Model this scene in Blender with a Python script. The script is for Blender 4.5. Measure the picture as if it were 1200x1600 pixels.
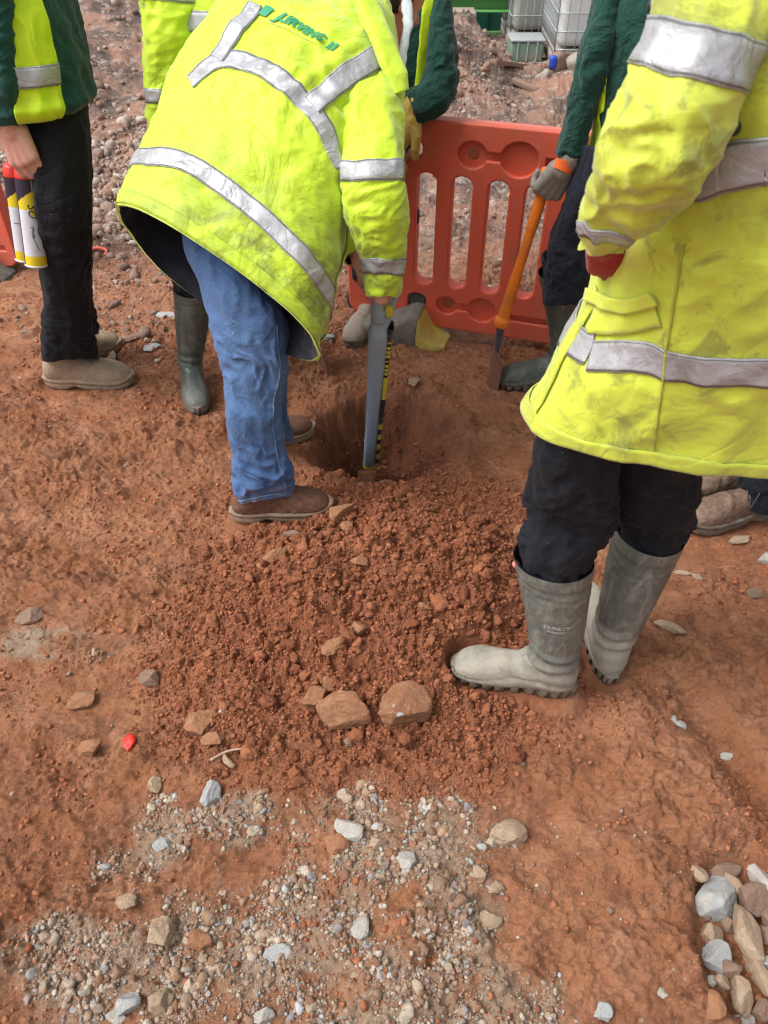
import bpy, bmesh, math, random
import numpy as np
from mathutils import Vector, Matrix

# ------------------------------------------------------------------ camera, world, sun, exposure
for o in list(bpy.data.objects): bpy.data.objects.remove(o)
SC = bpy.context.scene
COL = SC.collection
CAM_H, PITCH, FPX = 1.6, math.radians(43.0), 1209.0
cam_d = bpy.data.cameras.new("camera"); cam = bpy.data.objects.new("camera", cam_d); COL.objects.link(cam)
cam.location = (0, 0, CAM_H); cam.rotation_euler = (math.pi/2 - PITCH, 0, 0)
cam_d.sensor_fit = 'VERTICAL'; cam_d.sensor_height = 24.0; cam_d.sensor_width = 18.0
cam_d.lens = 24.0*FPX/1600.0; cam_d.clip_start = 0.02; cam_d.clip_end = 1000
cam_d.dof.use_dof = True; cam_d.dof.focus_distance = 2.1; cam_d.dof.aperture_fstop = 5.6
SC.camera = cam
SUN_EL, SUN_AZ = math.radians(55), math.radians(-104)
world = bpy.data.worlds.new("World"); SC.world = world; world.use_nodes = True
wn = world.node_tree.nodes; wl = world.node_tree.links
bg = wn.get('Background') or wn.new('ShaderNodeBackground')
sky = wn.new('ShaderNodeTexSky'); sky.sky_type = 'NISHITA'; sky.sun_disc = False
sky.sun_elevation = SUN_EL; sky.sun_rotation = SUN_AZ; sky.air_density = 1.0; sky.dust_density = 6.0; sky.ozone_density = 0.6
hs = wn.new('ShaderNodeHueSaturation'); hs.inputs['Saturation'].default_value = 0.25   # cloud cover: a nearly white sky
wl.new(sky.outputs[0], hs.inputs['Color']); wl.new(hs.outputs[0], bg.inputs[0]); bg.inputs[1].default_value = 0.15
sun_d = bpy.data.lights.new("sun", 'SUN'); sun_d.energy = 0.85; sun_d.angle = math.radians(32); sun_d.color = (1, 0.965, 0.92)
sun = bpy.data.objects.new("sun", sun_d); COL.objects.link(sun)
sd = Vector((math.sin(SUN_AZ)*math.cos(SUN_EL), math.cos(SUN_AZ)*math.cos(SUN_EL), math.sin(SUN_EL)))
sun.rotation_euler = sd.to_track_quat('Z', 'Y').to_euler(); sun.location = (0, 0, 8)
SC.view_settings.view_transform = 'Standard'; SC.view_settings.look = 'None'
SC.view_settings.exposure = 0.68; SC.view_settings.gamma = 1.0
SC.cycles.use_denoising = True; SC.cycles.denoising_input_passes = 'RGB_ALBEDO_NORMAL'; SC.cycles.denoising_prefilter = 'FAST'; SC.cycles.filter_width = 1.2; SC.cycles.use_adaptive_sampling = False
try: SC.cycles.denoiser = 'OPENIMAGEDENOISE'
except Exception: pass
SC.cycles.max_bounces = 6; SC.cycles.diffuse_bounces = 3; SC.cycles.glossy_bounces = 2; SC.cycles.transmission_bounces = 4

# ------------------------------------------------------------------ geometry of the view: pixel -> world point at a real distance
SP, CP = math.sin(PITCH), math.cos(PITCH)
def P(px, py, z):
    u = (px-600)/FPX; v = (py-800)/FPX
    return np.array([u*z, z*(CP - v*SP), CAM_H - z*(SP + v*CP)])
def G(px, py, h=0.0):
    v = (py-800)/FPX
    return P(px, py, (CAM_H-h)/(SP + v*CP))
def nrm(v):
    v = np.asarray(v, float); return v/(np.linalg.norm(v)+1e-12)

# ------------------------------------------------------------------ noise
_r = np.random.RandomState(7)
_perm = np.tile(_r.permutation(512), 3)
_g2 = _r.uniform(0, 2*np.pi, 512); _g2x, _g2y = np.cos(_g2), np.sin(_g2)
_g3 = _r.normal(size=(512, 3)); _g3 /= np.linalg.norm(_g3, axis=1)[:, None]
_rv = _r.uniform(0, 1, (512, 3))
def n2(x, y, seed=0):
    xi = np.floor(x).astype(np.int64); yi = np.floor(y).astype(np.int64)
    xf = x-xi; yf = y-yi
    u = xf*xf*xf*(xf*(xf*6-15)+10); v = yf*yf*yf*(yf*(yf*6-15)+10)
    def g(ix, iy, dx, dy):
        h = _perm[(_perm[(ix+seed*17) & 511] + iy) & 511]
        return _g2x[h]*dx + _g2y[h]*dy
    a = g(xi, yi, xf, yf); b = g(xi+1, yi, xf-1, yf); c = g(xi, yi+1, xf, yf-1); d = g(xi+1, yi+1, xf-1, yf-1)
    return ((a+(b-a)*u) + ((c+(d-c)*u)-(a+(b-a)*u))*v)*1.5
def fbm(x, y, oc, seed=0, gain=0.5):
    s = 0; a = 1.0
    for i in range(oc):
        s = s + a*n2(x, y, seed+i); x = x*2.03+3.1; y = y*2.03-1.7; a *= gain
    return s
def n3(p, seed=0):
    p = np.asarray(p, float)
    i = np.floor(p).astype(np.int64); f = p-i
    w = f*f*f*(f*(f*6-15)+10)
    def g(o):
        j = i+np.array(o)
        h = _perm[(_perm[(_perm[(j[..., 0]+seed*31) & 511] + j[..., 1]) & 511] + j[..., 2]) & 511]
        return ((_g3[h])*(f-np.array(o))).sum(-1)
    def L(a, b, t): return a+(b-a)*t
    x, y, z = w[..., 0], w[..., 1], w[..., 2]
    return L(L(L(g((0,0,0)), g((1,0,0)), x), L(g((0,1,0)), g((1,1,0)), x), y),
             L(L(g((0,0,1)), g((1,0,1)), x), L(g((0,1,1)), g((1,1,1)), x), y), z)*1.6
def fbm3(p, oc, seed=0, gain=0.5):
    s = 0; a = 1.0; p = np.asarray(p, float)
    for k in range(oc):
        s = s+a*n3(p, seed+k); p = p*2.03+1.3; a *= gain
    return s
def worley(x, y, seed=0):
    xi = np.floor(x).astype(np.int64); yi = np.floor(y).astype(np.int64)
    f1 = np.full(x.shape, 9.0); idv = np.zeros(x.shape)
    for dx in (-1, 0, 1):
        for dy in (-1, 0, 1):
            h = _perm[(_perm[(xi+dx+seed*13) & 511] + yi+dy) & 511]
            d = (xi+dx+_rv[h, 0]-x)**2 + (yi+dy+_rv[h, 1]-y)**2
            m = d < f1; f1 = np.where(m, d, f1); idv = np.where(m, _rv[h, 2], idv)
    return np.sqrt(f1), idv
def cells(x, y, seed=0):
    """broken plates: height per cell with sharp cracks between"""
    xi = np.floor(x).astype(np.int64); yi = np.floor(y).astype(np.int64)
    f1 = np.full(x.shape, 9.0); f2 = np.full(x.shape, 9.0); idv = np.zeros(x.shape); tx = np.zeros(x.shape)
    for dx in (-1, 0, 1):
        for dy in (-1, 0, 1):
            h = _perm[(_perm[(xi+dx+seed*13) & 511] + yi+dy) & 511]
            ax_ = xi+dx+_rv[h, 0]-x; ay_ = yi+dy+_rv[h, 1]-y; d = np.sqrt(ax_*ax_+ay_*ay_)
            m = d < f1; f2 = np.where(m, f1, np.minimum(f2, d)); f1 = np.where(m, d, f1); idv = np.where(m, _rv[h, 2], idv)
            tx = np.where(m, ax_*(_rv[h, 1]-.5)+ay_*(_rv[h, 0]-.5), tx)
    e = np.clip((f2-f1)/.28, 0, 1); return (idv+.9*tx)*(e*(2-e)), idv
def sstep(a, b, x):
    t = np.clip((x-a)/(b-a), 0, 1); return t*t*(3-2*t)

# ------------------------------------------------------------------ object helpers
BASE = {}
def tag(o, label=None, cat=None, group=None, kind=None):
    if label: o['label'] = label
    if cat: o['category'] = cat
    if group: o['group'] = group
    if kind: o['kind'] = kind
    return o
def thing(name, loc, label, cat, group=None):
    o = bpy.data.objects.new(name, None); COL.objects.link(o)
    o.location = tuple(float(c) for c in loc); o.empty_display_size = 0.1; BASE[o.name] = np.array(loc, float)
    return tag(o, label, cat, group)
def rawmesh(name, V, polys, mats=(), smooth=True, attrs=None):
    V = np.asarray(V, np.float32)
    if not isinstance(polys, (list, tuple)): polys = [polys]
    polys = [np.asarray(p, np.int32) for p in polys if len(p)]
    loops = np.concatenate([p.ravel() for p in polys]); tot = np.concatenate([np.full(len(p), p.shape[1], np.int32) for p in polys])
    start = np.concatenate([[0], np.cumsum(tot)[:-1]]).astype(np.int32)
    me = bpy.data.meshes.new(name)
    me.vertices.add(len(V)); me.vertices.foreach_set('co', V.ravel())
    me.loops.add(len(loops)); me.loops.foreach_set('vertex_index', loops)
    me.polygons.add(len(tot)); me.polygons.foreach_set('loop_start', start); me.polygons.foreach_set('loop_total', tot)
    if smooth: me.polygons.foreach_set('use_smooth', np.ones(len(tot), bool))
    for m in mats: me.materials.append(m)
    if attrs:
        for k, a in attrs.items():
            a = np.asarray(a, np.float32)
            if a.ndim == 1:
                at = me.attributes.new(k, 'FLOAT', 'POINT'); at.data.foreach_set('value', a)
            else:
                at = me.attributes.new(k, 'FLOAT_COLOR', 'POINT')
                at.data.foreach_set('color', np.concatenate([a, np.ones((len(a), 1), np.float32)], 1).ravel())
    me.update(calc_edges=True); me.validate()
    return me
def link(name, me, parent=None):
    """link a mesh whose vertices are in world space; origin moves to the parent's base or the mesh's own foot"""
    o = bpy.data.objects.new(name, me); COL.objects.link(o)
    n = len(me.vertices); co = np.empty(n*3, np.float32); me.vertices.foreach_get('co', co); co = co.reshape(-1, 3)
    if parent is not None:
        b = BASE[parent.name]; o.parent = parent
    else:
        b = np.array([(co[:, 0].min()+co[:, 0].max())/2, (co[:, 1].min()+co[:, 1].max())/2, co[:, 2].min()]); o.location = tuple(float(c) for c in b)
    BASE[o.name] = b
    me.vertices.foreach_set('co', (co-b.astype(np.float32)).ravel()); me.update()
    return o
def mk(name, V, polys, mat, parent=None, smooth=True, attrs=None):
    return link(name, rawmesh(name, V, polys, [mat], smooth, attrs), parent)
def grid_quads(nu, nv, closed=True, off=0):
    i = np.arange(nu-1)[:, None]; j = np.arange(nv if closed else nv-1)[None, :]
    a = i*nv+j; b = i*nv+(j+1) % nv; c = (i+1)*nv+(j+1) % nv; d = (i+1)*nv+j
    return np.stack([a, b, c, d], -1).reshape(-1, 4)+off
def join(parts):
    """parts: list of (V, [polys]) -> one (V, polys)"""
    Vs = []; by = {}; off = 0
    for V, ps in parts:
        V = np.asarray(V, float); Vs.append(V)
        for p in (ps if isinstance(ps, list) else [ps]):
            p = np.asarray(p, int)
            if len(p): by.setdefault(p.shape[1], []).append(p+off)
        off += len(V)
    return np.concatenate(Vs), [np.concatenate(v) for v in by.values()]

class Loft:
    """a closed tube through rings (centre, a, b, exponent), with cloth folds pushed along its normal"""
    def __init__(s, rings, disp=None, us=None):
        s.C = np.array([r[0] for r in rings], float); s.A = np.array([r[1] for r in rings], float); s.B = np.array([r[2] for r in rings], float)
        s.n = np.array([r[3] if len(r) > 3 else 2.0 for r in rings], float); s.disp = disp
        if us is None:
            d = np.linalg.norm(np.diff(s.C, axis=0), axis=1)+0.35*np.linalg.norm(np.diff(s.A, axis=0), axis=1)+1e-4
            us = np.concatenate([[0], np.cumsum(d)]); us = us/us[-1]
        s.us = np.array(us)
    def _cr(s, K, u):
        us = s.us; m = len(us); i = np.clip(np.searchsorted(us, u, side='right')-1, 0, m-2)
        h = us[i+1]-us[i]; t = (u-us[i])/h
        def tan(k):
            a = np.clip(k-1, 0, m-1); b = np.clip(k+1, 0, m-1)
            den = (us[b]-us[a]);
            return (K[b]-K[a])/(den[:, None] if K.ndim > 1 else den)
        e = (lambda q: q[:, None]) if K.ndim > 1 else (lambda q: q)
        t2 = t*t; t3 = t2*t
        return e(2*t3-3*t2+1)*K[i] + e((t3-2*t2+t)*h)*tan(i) + e(-2*t3+3*t2)*K[i+1] + e((t3-t2)*h)*tan(i+1)
    def base(s, u, th):
        C = s._cr(s.C, u); A = s._cr(s.A, u); B = s._cr(s.B, u); n = s._cr(s.n, u)
        c = np.cos(th); q = np.sin(th); e = 2.0/n
        cc = np.sign(c)*np.abs(c)**e; ss = np.sign(q)*np.abs(q)**e
        return C+A*cc[:, None]+B*ss[:, None], C
    def sgn(s, U0=None):
        if not hasattr(s, '_sg'):
            u, t = np.meshgrid(np.linspace(.05, .95, 15), np.linspace(0, 6.2, 16)); u = u.ravel(); t = t.ravel()
            p, C = s.base(u, t); pu, _ = s.base(u+.004, t); pt, _ = s.base(u, t+.02)
            s._sg = 1.0 if (np.cross(pu-p, pt-p)*(p-C)).sum() > 0 else -1.0
        return s._sg
    def ev(s, u, th, off=0.0, disp=True):
        u = np.asarray(u, float).ravel(); th = np.asarray(th, float).ravel()
        p, C = s.base(u, th)
        pu, _ = s.base(np.clip(u+.004, 0, 1), th); pm, _ = s.base(np.clip(u-.004, 0, 1), th)
        pt, _ = s.base(u, th+.02); pn, _ = s.base(u, th-.02)
        N = np.cross(pu-pm, pt-pn); N /= (np.linalg.norm(N, axis=1)[:, None]+1e-12)
        N *= s.sgn(U0=u[:1])
        d = off
        if s.disp is not None and disp: d = d+s.disp(u, th % (2*np.pi), p)
        return p+N*(np.asarray(d)[..., None] if np.ndim(d) else d)
    def grid(s, nu, nv, u0=0, u1=1, off=0.0, caps=(False, False), disp=True, uu=None):
        u = np.linspace(u0, u1, nu) if uu is None else uu; nu = len(u)
        th = np.linspace(0, 2*np.pi, nv, endpoint=False)
        U, T = np.meshgrid(u, th, indexing='ij')
        V = s.ev(U, T, off, disp); F = [grid_quads(nu, nv, True)]; V = list([V])
        k = nu*nv; tr = []
        for e, on in enumerate(caps):
            if on:
                r = V[0][:nv] if e == 0 else V[0][nu*nv-nv:nu*nv]
                V.append(r.mean(0)[None]); j = np.arange(nv); o = 0 if e == 0 else (nu-1)*nv
                a = np.stack([np.full(nv, k), o+j, o+(j+1) % nv], 1)
                tr.append(a if e == 1 else a[:, [0, 2, 1]]); k += 1
        if tr: F.append(np.concatenate(tr))
        return np.concatenate(V), F
    def patch(s, U, T, off=.002, thick=.002):
        """U,T 2-D arrays: a thin piece sewn on the surface, with turned-in edges"""
        nu, nv = U.shape
        top = s.ev(U, T, off); bot = s.ev(U, T, off-thick)
        F = [grid_quads(nu, nv, False), grid_quads(nu, nv, False, nu*nv)[:, ::-1]]
        idx = np.arange(nu*nv).reshape(nu, nv)
        rim = np.concatenate([idx[0, :], idx[1:, -1], idx[-1, -2::-1], idx[-2:0:-1, 0]])
        r2 = np.roll(rim, -1)
        F.append(np.stack([rim, r2, r2+nu*nv, rim+nu*nv], 1)[:, ::-1])
        return np.concatenate([top, bot]), F
def px_ring(L, R, zl, zr, thick, n=2.3, bdir=None):
    l = P(L[0], L[1], zl); r = P(R[0], R[1], zr); c = (l+r)/2; a = (r-l)/2
    if bdir is None: b = np.array([0, 0, CAM_H])-c
    else: b = np.array(bdir, float)
    b = b-nrm(a)*np.dot(b, nrm(a))
    return (c, a, nrm(b)*thick, n)
def limb_rings(pts, rad, n=2.0, ref=(0, 0, 1)):
    pts = [np.array(p, float) for p in pts]; out = []
    for i, p in enumerate(pts):
        t = nrm(pts[min(i+1, len(pts)-1)]-pts[max(i-1, 0)])
        a = np.cross(t, ref)
        if np.linalg.norm(a) < .2: a = np.cross(t, (0, 1, 0))
        if i and np.dot(a, out[-1][1]) < 0: a = -a
        a = nrm(a); b = np.cross(a, t)
        r = rad[i] if isinstance(rad[i], (tuple, list)) else (rad[i], rad[i])
        out.append((p, a*r[0], nrm(b)*r[1], n))
    return out
def folds(p, d, ll, ls, amp, seed=0, sharp=1.0):
    """creases running along direction d, length scale ll, spacing ls"""
    d = nrm(d); s = (p*d).sum(-1); rest = p-s[..., None]*d
    w = fbm3(p/(ll*0.7), 2, seed+40)[..., None]
    q = rest/ls+(s/ll)[..., None]*np.array([.7, .5, .6])+w*0.7
    v = n3(q, seed)
    v2 = 1-2*np.abs(v)
    return amp*(np.sign(v2)*np.abs(v2)**sharp - 0.3)

def capsule(a, b, ra, rb, k=12):
    a = np.array(a, float); b = np.array(b, float); L = np.linalg.norm(b-a)
    t = nrm(b-a) if L > 1e-6 else np.array([0, 0, 1.])
    x = np.cross(t, (0, 0, 1)); x = nrm(x) if np.linalg.norm(x) > .1 else nrm(np.cross(t, (0, 1, 0))); y = np.cross(t, x)
    V = []; ph = np.linspace(0, np.pi/2, 5)[1:]
    rs = [(-np.cos(q)*ra, np.sin(q)*ra) for q in ph]+[(L+np.sin(q)*rb, np.cos(q)*rb) for q in np.linspace(0, np.pi/2, 5)[:-1]]
    th = np.linspace(0, 2*np.pi, k, endpoint=False)
    for s, r in rs: V.append(a+t*s+r*(np.cos(th)[:, None]*x+np.sin(th)[:, None]*y))
    n = len(rs); V = np.concatenate(V); q = grid_quads(n, k, True)
    V = np.concatenate([V, (a-t*ra)[None], (b+t*rb)[None]]); j = np.arange(k)
    t1 = np.stack([np.full(k, n*k), (j+1) % k, j], 1); t2 = np.stack([np.full(k, n*k+1), (n-1)*k+j, (n-1)*k+(j+1) % k], 1)
    return V, [q, np.concatenate([t1, t2])]
def organic(name, caps, voxel, mat, parent, smooth=4, extra=()):
    V, F = join([capsule(*c) for c in caps]+list(extra))
    me = rawmesh(name+"_src", V, F)
    o = bpy.data.objects.new("tmp", me); COL.objects.link(o)
    m = o.modifiers.new("r", 'REMESH'); m.mode = 'VOXEL'; m.voxel_size = voxel; m.use_smooth_shade = True
    s = o.modifiers.new("s", 'SMOOTH'); s.factor = .5; s.iterations = smooth
    dg = bpy.context.evaluated_depsgraph_get(); out = bpy.data.meshes.new_from_object(o.evaluated_get(dg))
    bpy.data.objects.remove(o); bpy.data.meshes.remove(me)
    out.name = name; out.materials.clear(); out.materials.append(mat)
    out.polygons.foreach_set('use_smooth', np.ones(len(out.polygons), bool))
    return link(name, out, parent)
def curve_mesh(splines, extrude, bevel, res=3):
    """flat shape with holes, real thickness and rounded edges; local XY plane"""
    cu = bpy.data.curves.new("c", 'CURVE'); cu.dimensions = '2D'; cu.fill_mode = 'BOTH'; cu.extrude = extrude; cu.bevel_depth = bevel; cu.bevel_resolution = res
    for pts in splines:
        s = cu.splines.new('POLY'); s.points.add(len(pts)-1); s.use_cyclic_u = True
        for i, p in enumerate(pts): s.points[i].co = (p[0], p[1], 0, 1)
    o = bpy.data.objects.new("tmpc", cu); COL.objects.link(o)
    dg = bpy.context.evaluated_depsgraph_get(); me = bpy.data.meshes.new_from_object(o.evaluated_get(dg))
    bpy.data.objects.remove(o); bpy.data.curves.remove(cu)
    return mesh_np(me)
def mesh_np(me):
    co = np.empty(len(me.vertices)*3, np.float32); me.vertices.foreach_get('co', co)
    by = {}
    for p in me.polygons: by.setdefault(len(p.vertices), []).append(list(p.vertices))
    bpy.data.meshes.remove(me)
    return co.reshape(-1, 3).astype(float), [np.array(v) for v in by.values()]
def text_mesh(txt, size, shear=0.0, bold=.0, sub=.006):
    cu = bpy.data.curves.new("t", 'FONT'); cu.body = txt; cu.size = size; cu.shear = shear; cu.offset = bold; cu.align_x = 'CENTER'; cu.align_y = 'CENTER'; cu.resolution_u = 3
    o = bpy.data.objects.new("tmpt", cu); COL.objects.link(o)
    dg = bpy.context.evaluated_depsgraph_get(); me = bpy.data.meshes.new_from_object(o.evaluated_get(dg))
    bpy.data.objects.remove(o); bpy.data.curves.remove(cu)
    bm = bmesh.new(); bm.from_mesh(me)
    for _ in range(3):
        es = [e for e in bm.edges if e.calc_length() > sub]
        if not es: break
        bmesh.ops.subdivide_edges(bm, edges=es, cuts=1)
    bmesh.ops.triangulate(bm, faces=bm.faces); bm.to_mesh(me); bm.free()
    return mesh_np(me)
def box(cx, cy, cz, sx, sy, sz, rot=None, bev=.0):
    bm = bmesh.new(); bmesh.ops.create_cube(bm, size=1)
    bmesh.ops.scale(bm, vec=(sx, sy, sz), verts=bm.verts)
    if bev: bmesh.ops.bevel(bm, geom=list(bm.edges), offset=bev, segments=2, affect='EDGES', profile=.6)
    if rot is not None: bmesh.ops.rotate(bm, cent=(0, 0, 0), matrix=rot, verts=bm.verts)
    bmesh.ops.translate(bm, vec=(cx, cy, cz), verts=bm.verts)
    me = bpy.data.meshes.new("b"); bm.to_mesh(me); bm.free(); return mesh_np(me)
def tube(pts, r, k=10, caps=True):
    rr = r if isinstance(r, (list, tuple)) else [r]*len(pts)
    L = Loft(limb_rings(pts, rr)); return L.grid(max(6, 5*len(pts)), k, caps=(caps, caps))

# ------------------------------------------------------------------ materials
class NT:
    def __init__(s, name):
        s.m = bpy.data.materials.new(name); s.m.use_nodes = True; s.t = s.m.node_tree; s.t.nodes.clear()
        s.out = s.t.nodes.new('ShaderNodeOutputMaterial'); s.p = s.t.nodes.new('ShaderNodeBsdfPrincipled')
        s.t.links.new(s.p.outputs[0], s.out.inputs[0]); s.tc = s.t.nodes.new('ShaderNodeTexCoord')
    def _set(s, sock, v):
        if hasattr(v, 'is_linked') or hasattr(v, 'node'): s.t.links.new(v, sock)
        elif isinstance(v, (tuple, list)) and len(v) == 3 and sock.type == 'RGBA': sock.default_value = (*v, 1)
        else: sock.default_value = v
    def noise(s, scale, detail=4, rough=.55, vec=None, dist=0.0):
        n = s.t.nodes.new('ShaderNodeTexNoise'); n.inputs['Scale'].default_value = scale; n.inputs['Detail'].default_value = detail
        n.inputs['Roughness'].default_value = rough; n.inputs['Distortion'].default_value = dist
        s.t.links.new(vec if vec is not None else s.tc.outputs['Object'], n.inputs['Vector']); return n.outputs['Fac']
    def voro(s, scale, vec=None, feat='F1'):
        n = s.t.nodes.new('ShaderNodeTexVoronoi'); n.feature = feat; n.inputs['Scale'].default_value = scale
        s.t.links.new(vec if vec is not None else s.tc.outputs['Object'], n.inputs['Vector']); return n
    def mapv(s, scale=(1, 1, 1), rot=(0, 0, 0), vec=None):
        n = s.t.nodes.new('ShaderNodeMapping'); n.inputs['Scale'].default_value = scale; n.inputs['Rotation'].default_value = rot
        s.t.links.new(vec if vec is not None else s.tc.outputs['Object'], n.inputs['Vector']); return n.outputs[0]
    def ramp(s, fac, stops):
        n = s.t.nodes.new('ShaderNodeValToRGB'); e = n.color_ramp.elements
        while len(e) < len(stops): e.new(.5)
        for i, (p, c) in enumerate(stops): e[i].position = p; e[i].color = (*c, 1) if isinstance(c, (tuple, list)) else (c, c, c, 1)
        s.t.links.new(fac, n.inputs[0]); return n.outputs[0]
    def mix(s, f, a, b, mode='MIX'):
        n = s.t.nodes.new('ShaderNodeMix'); n.data_type = 'RGBA'; n.blend_type = mode
        s._set(n.inputs[0], f); s._set(n.inputs[6], a); s._set(n.inputs[7], b); return n.outputs[2]
    def math(s, op, a, b=0.0, clamp=False):
        n = s.t.nodes.new('ShaderNodeMath'); n.operation = op; n.use_clamp = clamp; s._set(n.inputs[0], a); s._set(n.inputs[1], b); return n.outputs[0]
    def attr(s, name, col=False):
        n = s.t.nodes.new('ShaderNodeAttribute'); n.attribute_name = name; return n.outputs['Color' if col else 'Fac']
    def bump(s, h, dist, strength=1.0, prev=None):
        n = s.t.nodes.new('ShaderNodeBump'); n.inputs['Distance'].default_value = dist; n.inputs['Strength'].default_value = strength
        s.t.links.new(h, n.inputs['Height'])
        if prev is not None: s.t.links.new(prev, n.inputs['Normal'])
        return n.outputs[0]
    def fin(s, col, rough=.8, normal=None, **kw):
        s._set(s.p.inputs['Base Color'], col); s._set(s.p.inputs['Roughness'], rough)
        if normal is not None: s.t.links.new(normal, s.p.inputs['Normal'])
        for k, v in kw.items(): s._set(s.p.inputs[k.replace('_', ' ')], v)
        return s.m
MUD = (.23, .092, .045)
def cloth(name, c1, c2, dirt=(.10, .06, .035), dirt_amt=.0, weave=900, rough=.85, speck=0.0, crease=.0025, sheen=.15, cscale=9):
    t = NT(name)
    base = t.mix(t.noise(6, 5), c1, c2)
    if dirt_amt or True:
        f = t.math('MULTIPLY', t.ramp(t.noise(11, 8, .7, dist=.6), [(.53, 0.), (.63, 1.)]), dirt_amt)
        at = t.attr('dirt')
        pat = t.ramp(t.noise(16, 8, .7, dist=.4), [(.36, 0.), (.62, 1.)])
        f2 = t.math('MULTIPLY', t.math('MULTIPLY', at, pat), .95)
        base = t.mix(t.math('MAXIMUM', f, f2, True), base, dirt)
    if speck:
        v = t.voro(60); s2 = t.ramp(v.outputs['Distance'], [(.06, 1.), (.12, 0.)])
        base = t.mix(t.math('MULTIPLY', t.math('MULTIPLY', s2, t.ramp(t.noise(7, 2), [(.55, 0.), (.65, 1.)])), speck), base, (.35, .3, .27))
    b1 = t.bump(t.noise(cscale, 4, .55, dist=1.2), crease*4, .8)
    cl = t.ramp(t.noise(cscale*.75, 3, .5, t.mapv((1, .6, 1), (.4, .9, .3)), 2.2), [(.40, 1.), (.49, .0), (.53, .25), (.60, 1.)])
    b1 = t.bump(cl, crease*1.1, .38, b1)
    b2 = t.bump(t.noise(weave, 2), .0003, .35, b1)
    return t.fin(base, rough, b2, Sheen_Weight=sheen, Specular_IOR_Level=.3)
M = {}
M['hivis'] = cloth('hi_vis_yellow_fabric', (.52, .71, .024), (.46, .64, .018), dirt=(.12, .13, .03), dirt_amt=.22, rough=.50, crease=.0028, sheen=.4)
M['hivis_old'] = cloth('hi_vis_yellow_worn_fabric', (.56, .64, .060), (.49, .565, .048), dirt=(.13, .135, .045), dirt_amt=.62, rough=.55, crease=.0018, sheen=.3)
M['hivis_vest'] = cloth('hi_vis_vest_fabric', (.50, .69, .010), (.45, .63, .008), dirt_amt=.06, dirt=(.25, .25, .04), rough=.6, crease=.001)
def tape():
    t = NT('stitched_reflective_tape'); b = t.mix(t.noise(5, 5), (.43, .44, .46), (.36, .37, .40))
    b = t.mix(t.math('MULTIPLY', t.ramp(t.noise(17, 8, .75, dist=.5), [(.50, 0.), (.66, 1.)]), .55), b, (.17, .16, .135))
    e = t.attr('edge'); st = t.ramp(e, [(.80, 0.), (.85, 1.), (.91, 1.), (.95, 0.)]); b = t.mix(t.math('MULTIPLY', st, .75), b, (.07, .075, .06))
    w = t.t.nodes.new('ShaderNodeTexChecker'); w.inputs['Scale'].default_value = 480; t.t.links.new(t.tc.outputs['Object'], w.inputs['Vector'])
    b1 = t.bump(t.noise(13, 4, .6, dist=1.5), .006, .8); b1 = t.bump(t.ramp(t.noise(8, 3, .5, None, 2.), [(.42, 1.), (.5, 0.), (.58, 1.)]), .002, .5, b1)
    b2 = t.bump(w.outputs['Fac'], .0002, .5, b1)
    return t.fin(b, t.ramp(t.noise(9, 4), [(.35, .30), (.65, .55)]), b2, Metallic=.25)
M['lining'] = cloth('dark_lining', (.006, .007, .012), (.010, .011, .018))
M['reflect'] = cloth('reflective_tape', (.36, .37, .40), (.31, .32, .355), dirt=(.19, .175, .15), dirt_amt=.35, rough=.42, crease=.0012, sheen=0, weave=1400)
M['reflect'] = tape()
M['green'] = cloth('green_sweatshirt_fabric', (.004, .040, .030), (.006, .052, .040), crease=.004, cscale=14)
M['black'] = cloth('black_trouser_fabric', (.0055, .0065, .011), (.008, .009, .014), speck=.35, crease=.004, sheen=.02)
M['navy'] = cloth('navy_trouser_fabric', (.010, .014, .026), (.014, .018, .032), speck=.4, crease=.004, sheen=.05)
M['glove_y'] = cloth('yellow_glove_leather', (.50, .36, .07), (.40, .28, .06), dirt_amt=.3, rough=.7, crease=.002)
M['glove_g'] = cloth('grey_coated_glove', (.30, .28, .25), (.18, .165, .15), dirt_amt=.4, dirt=(.07, .06, .05), rough=.5, crease=.001)
M['glove_o'] = cloth('orange_glove_cuff', (.75, .14, .02), (.65, .11, .02), crease=.001)
M['glove_r'] = cloth('red_glove', (.33, .012, .015), (.26, .010, .012))
def denim():
    t = NT('blue_denim')
    b = t.mix(t.noise(7, 6, .6), (.019, .060, .175), (.042, .115, .285))
    wv = t.t.nodes.new('ShaderNodeTexWave'); wv.inputs['Scale'].default_value = 260; wv.inputs['Distortion'].default_value = 2
    t.t.links.new(t.mapv((1, 1, 1), (.6, .5, .4)), wv.inputs['Vector'])
    b = t.mix(t.math('MULTIPLY', wv.outputs['Fac'], .10), b, (.16, .26, .45))
    b = t.mix(t.math('MULTIPLY', t.attr('fade'), .42), b, (.15, .26, .45))
    v = t.voro(75); s2 = t.ramp(v.outputs['Distance'], [(.07, 1.), (.15, 0.)])
    b = t.mix(t.math('MULTIPLY', s2, t.ramp(t.noise(9, 2), [(.56, 0.), (.62, 1.)])), b, (.45, .42, .40))
    b = t.mix(t.math('MULTIPLY', t.attr('dirt'), t.ramp(t.noise(22, 6), [(.4, 0.), (.6, 1.)])), b, (.25, .13, .08))
    n1 = t.bump(t.noise(16, 4, .6, dist=1.5), .010, .8); n2_ = t.bump(t.noise(700, 2), .0004, .4, n1)
    return t.fin(b, .85, n2_, Sheen_Weight=.1)
M['denim'] = denim()
M['thread'] = cloth('pale_seam_thread', (.16, .25, .42), (.10, .18, .34))
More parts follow.
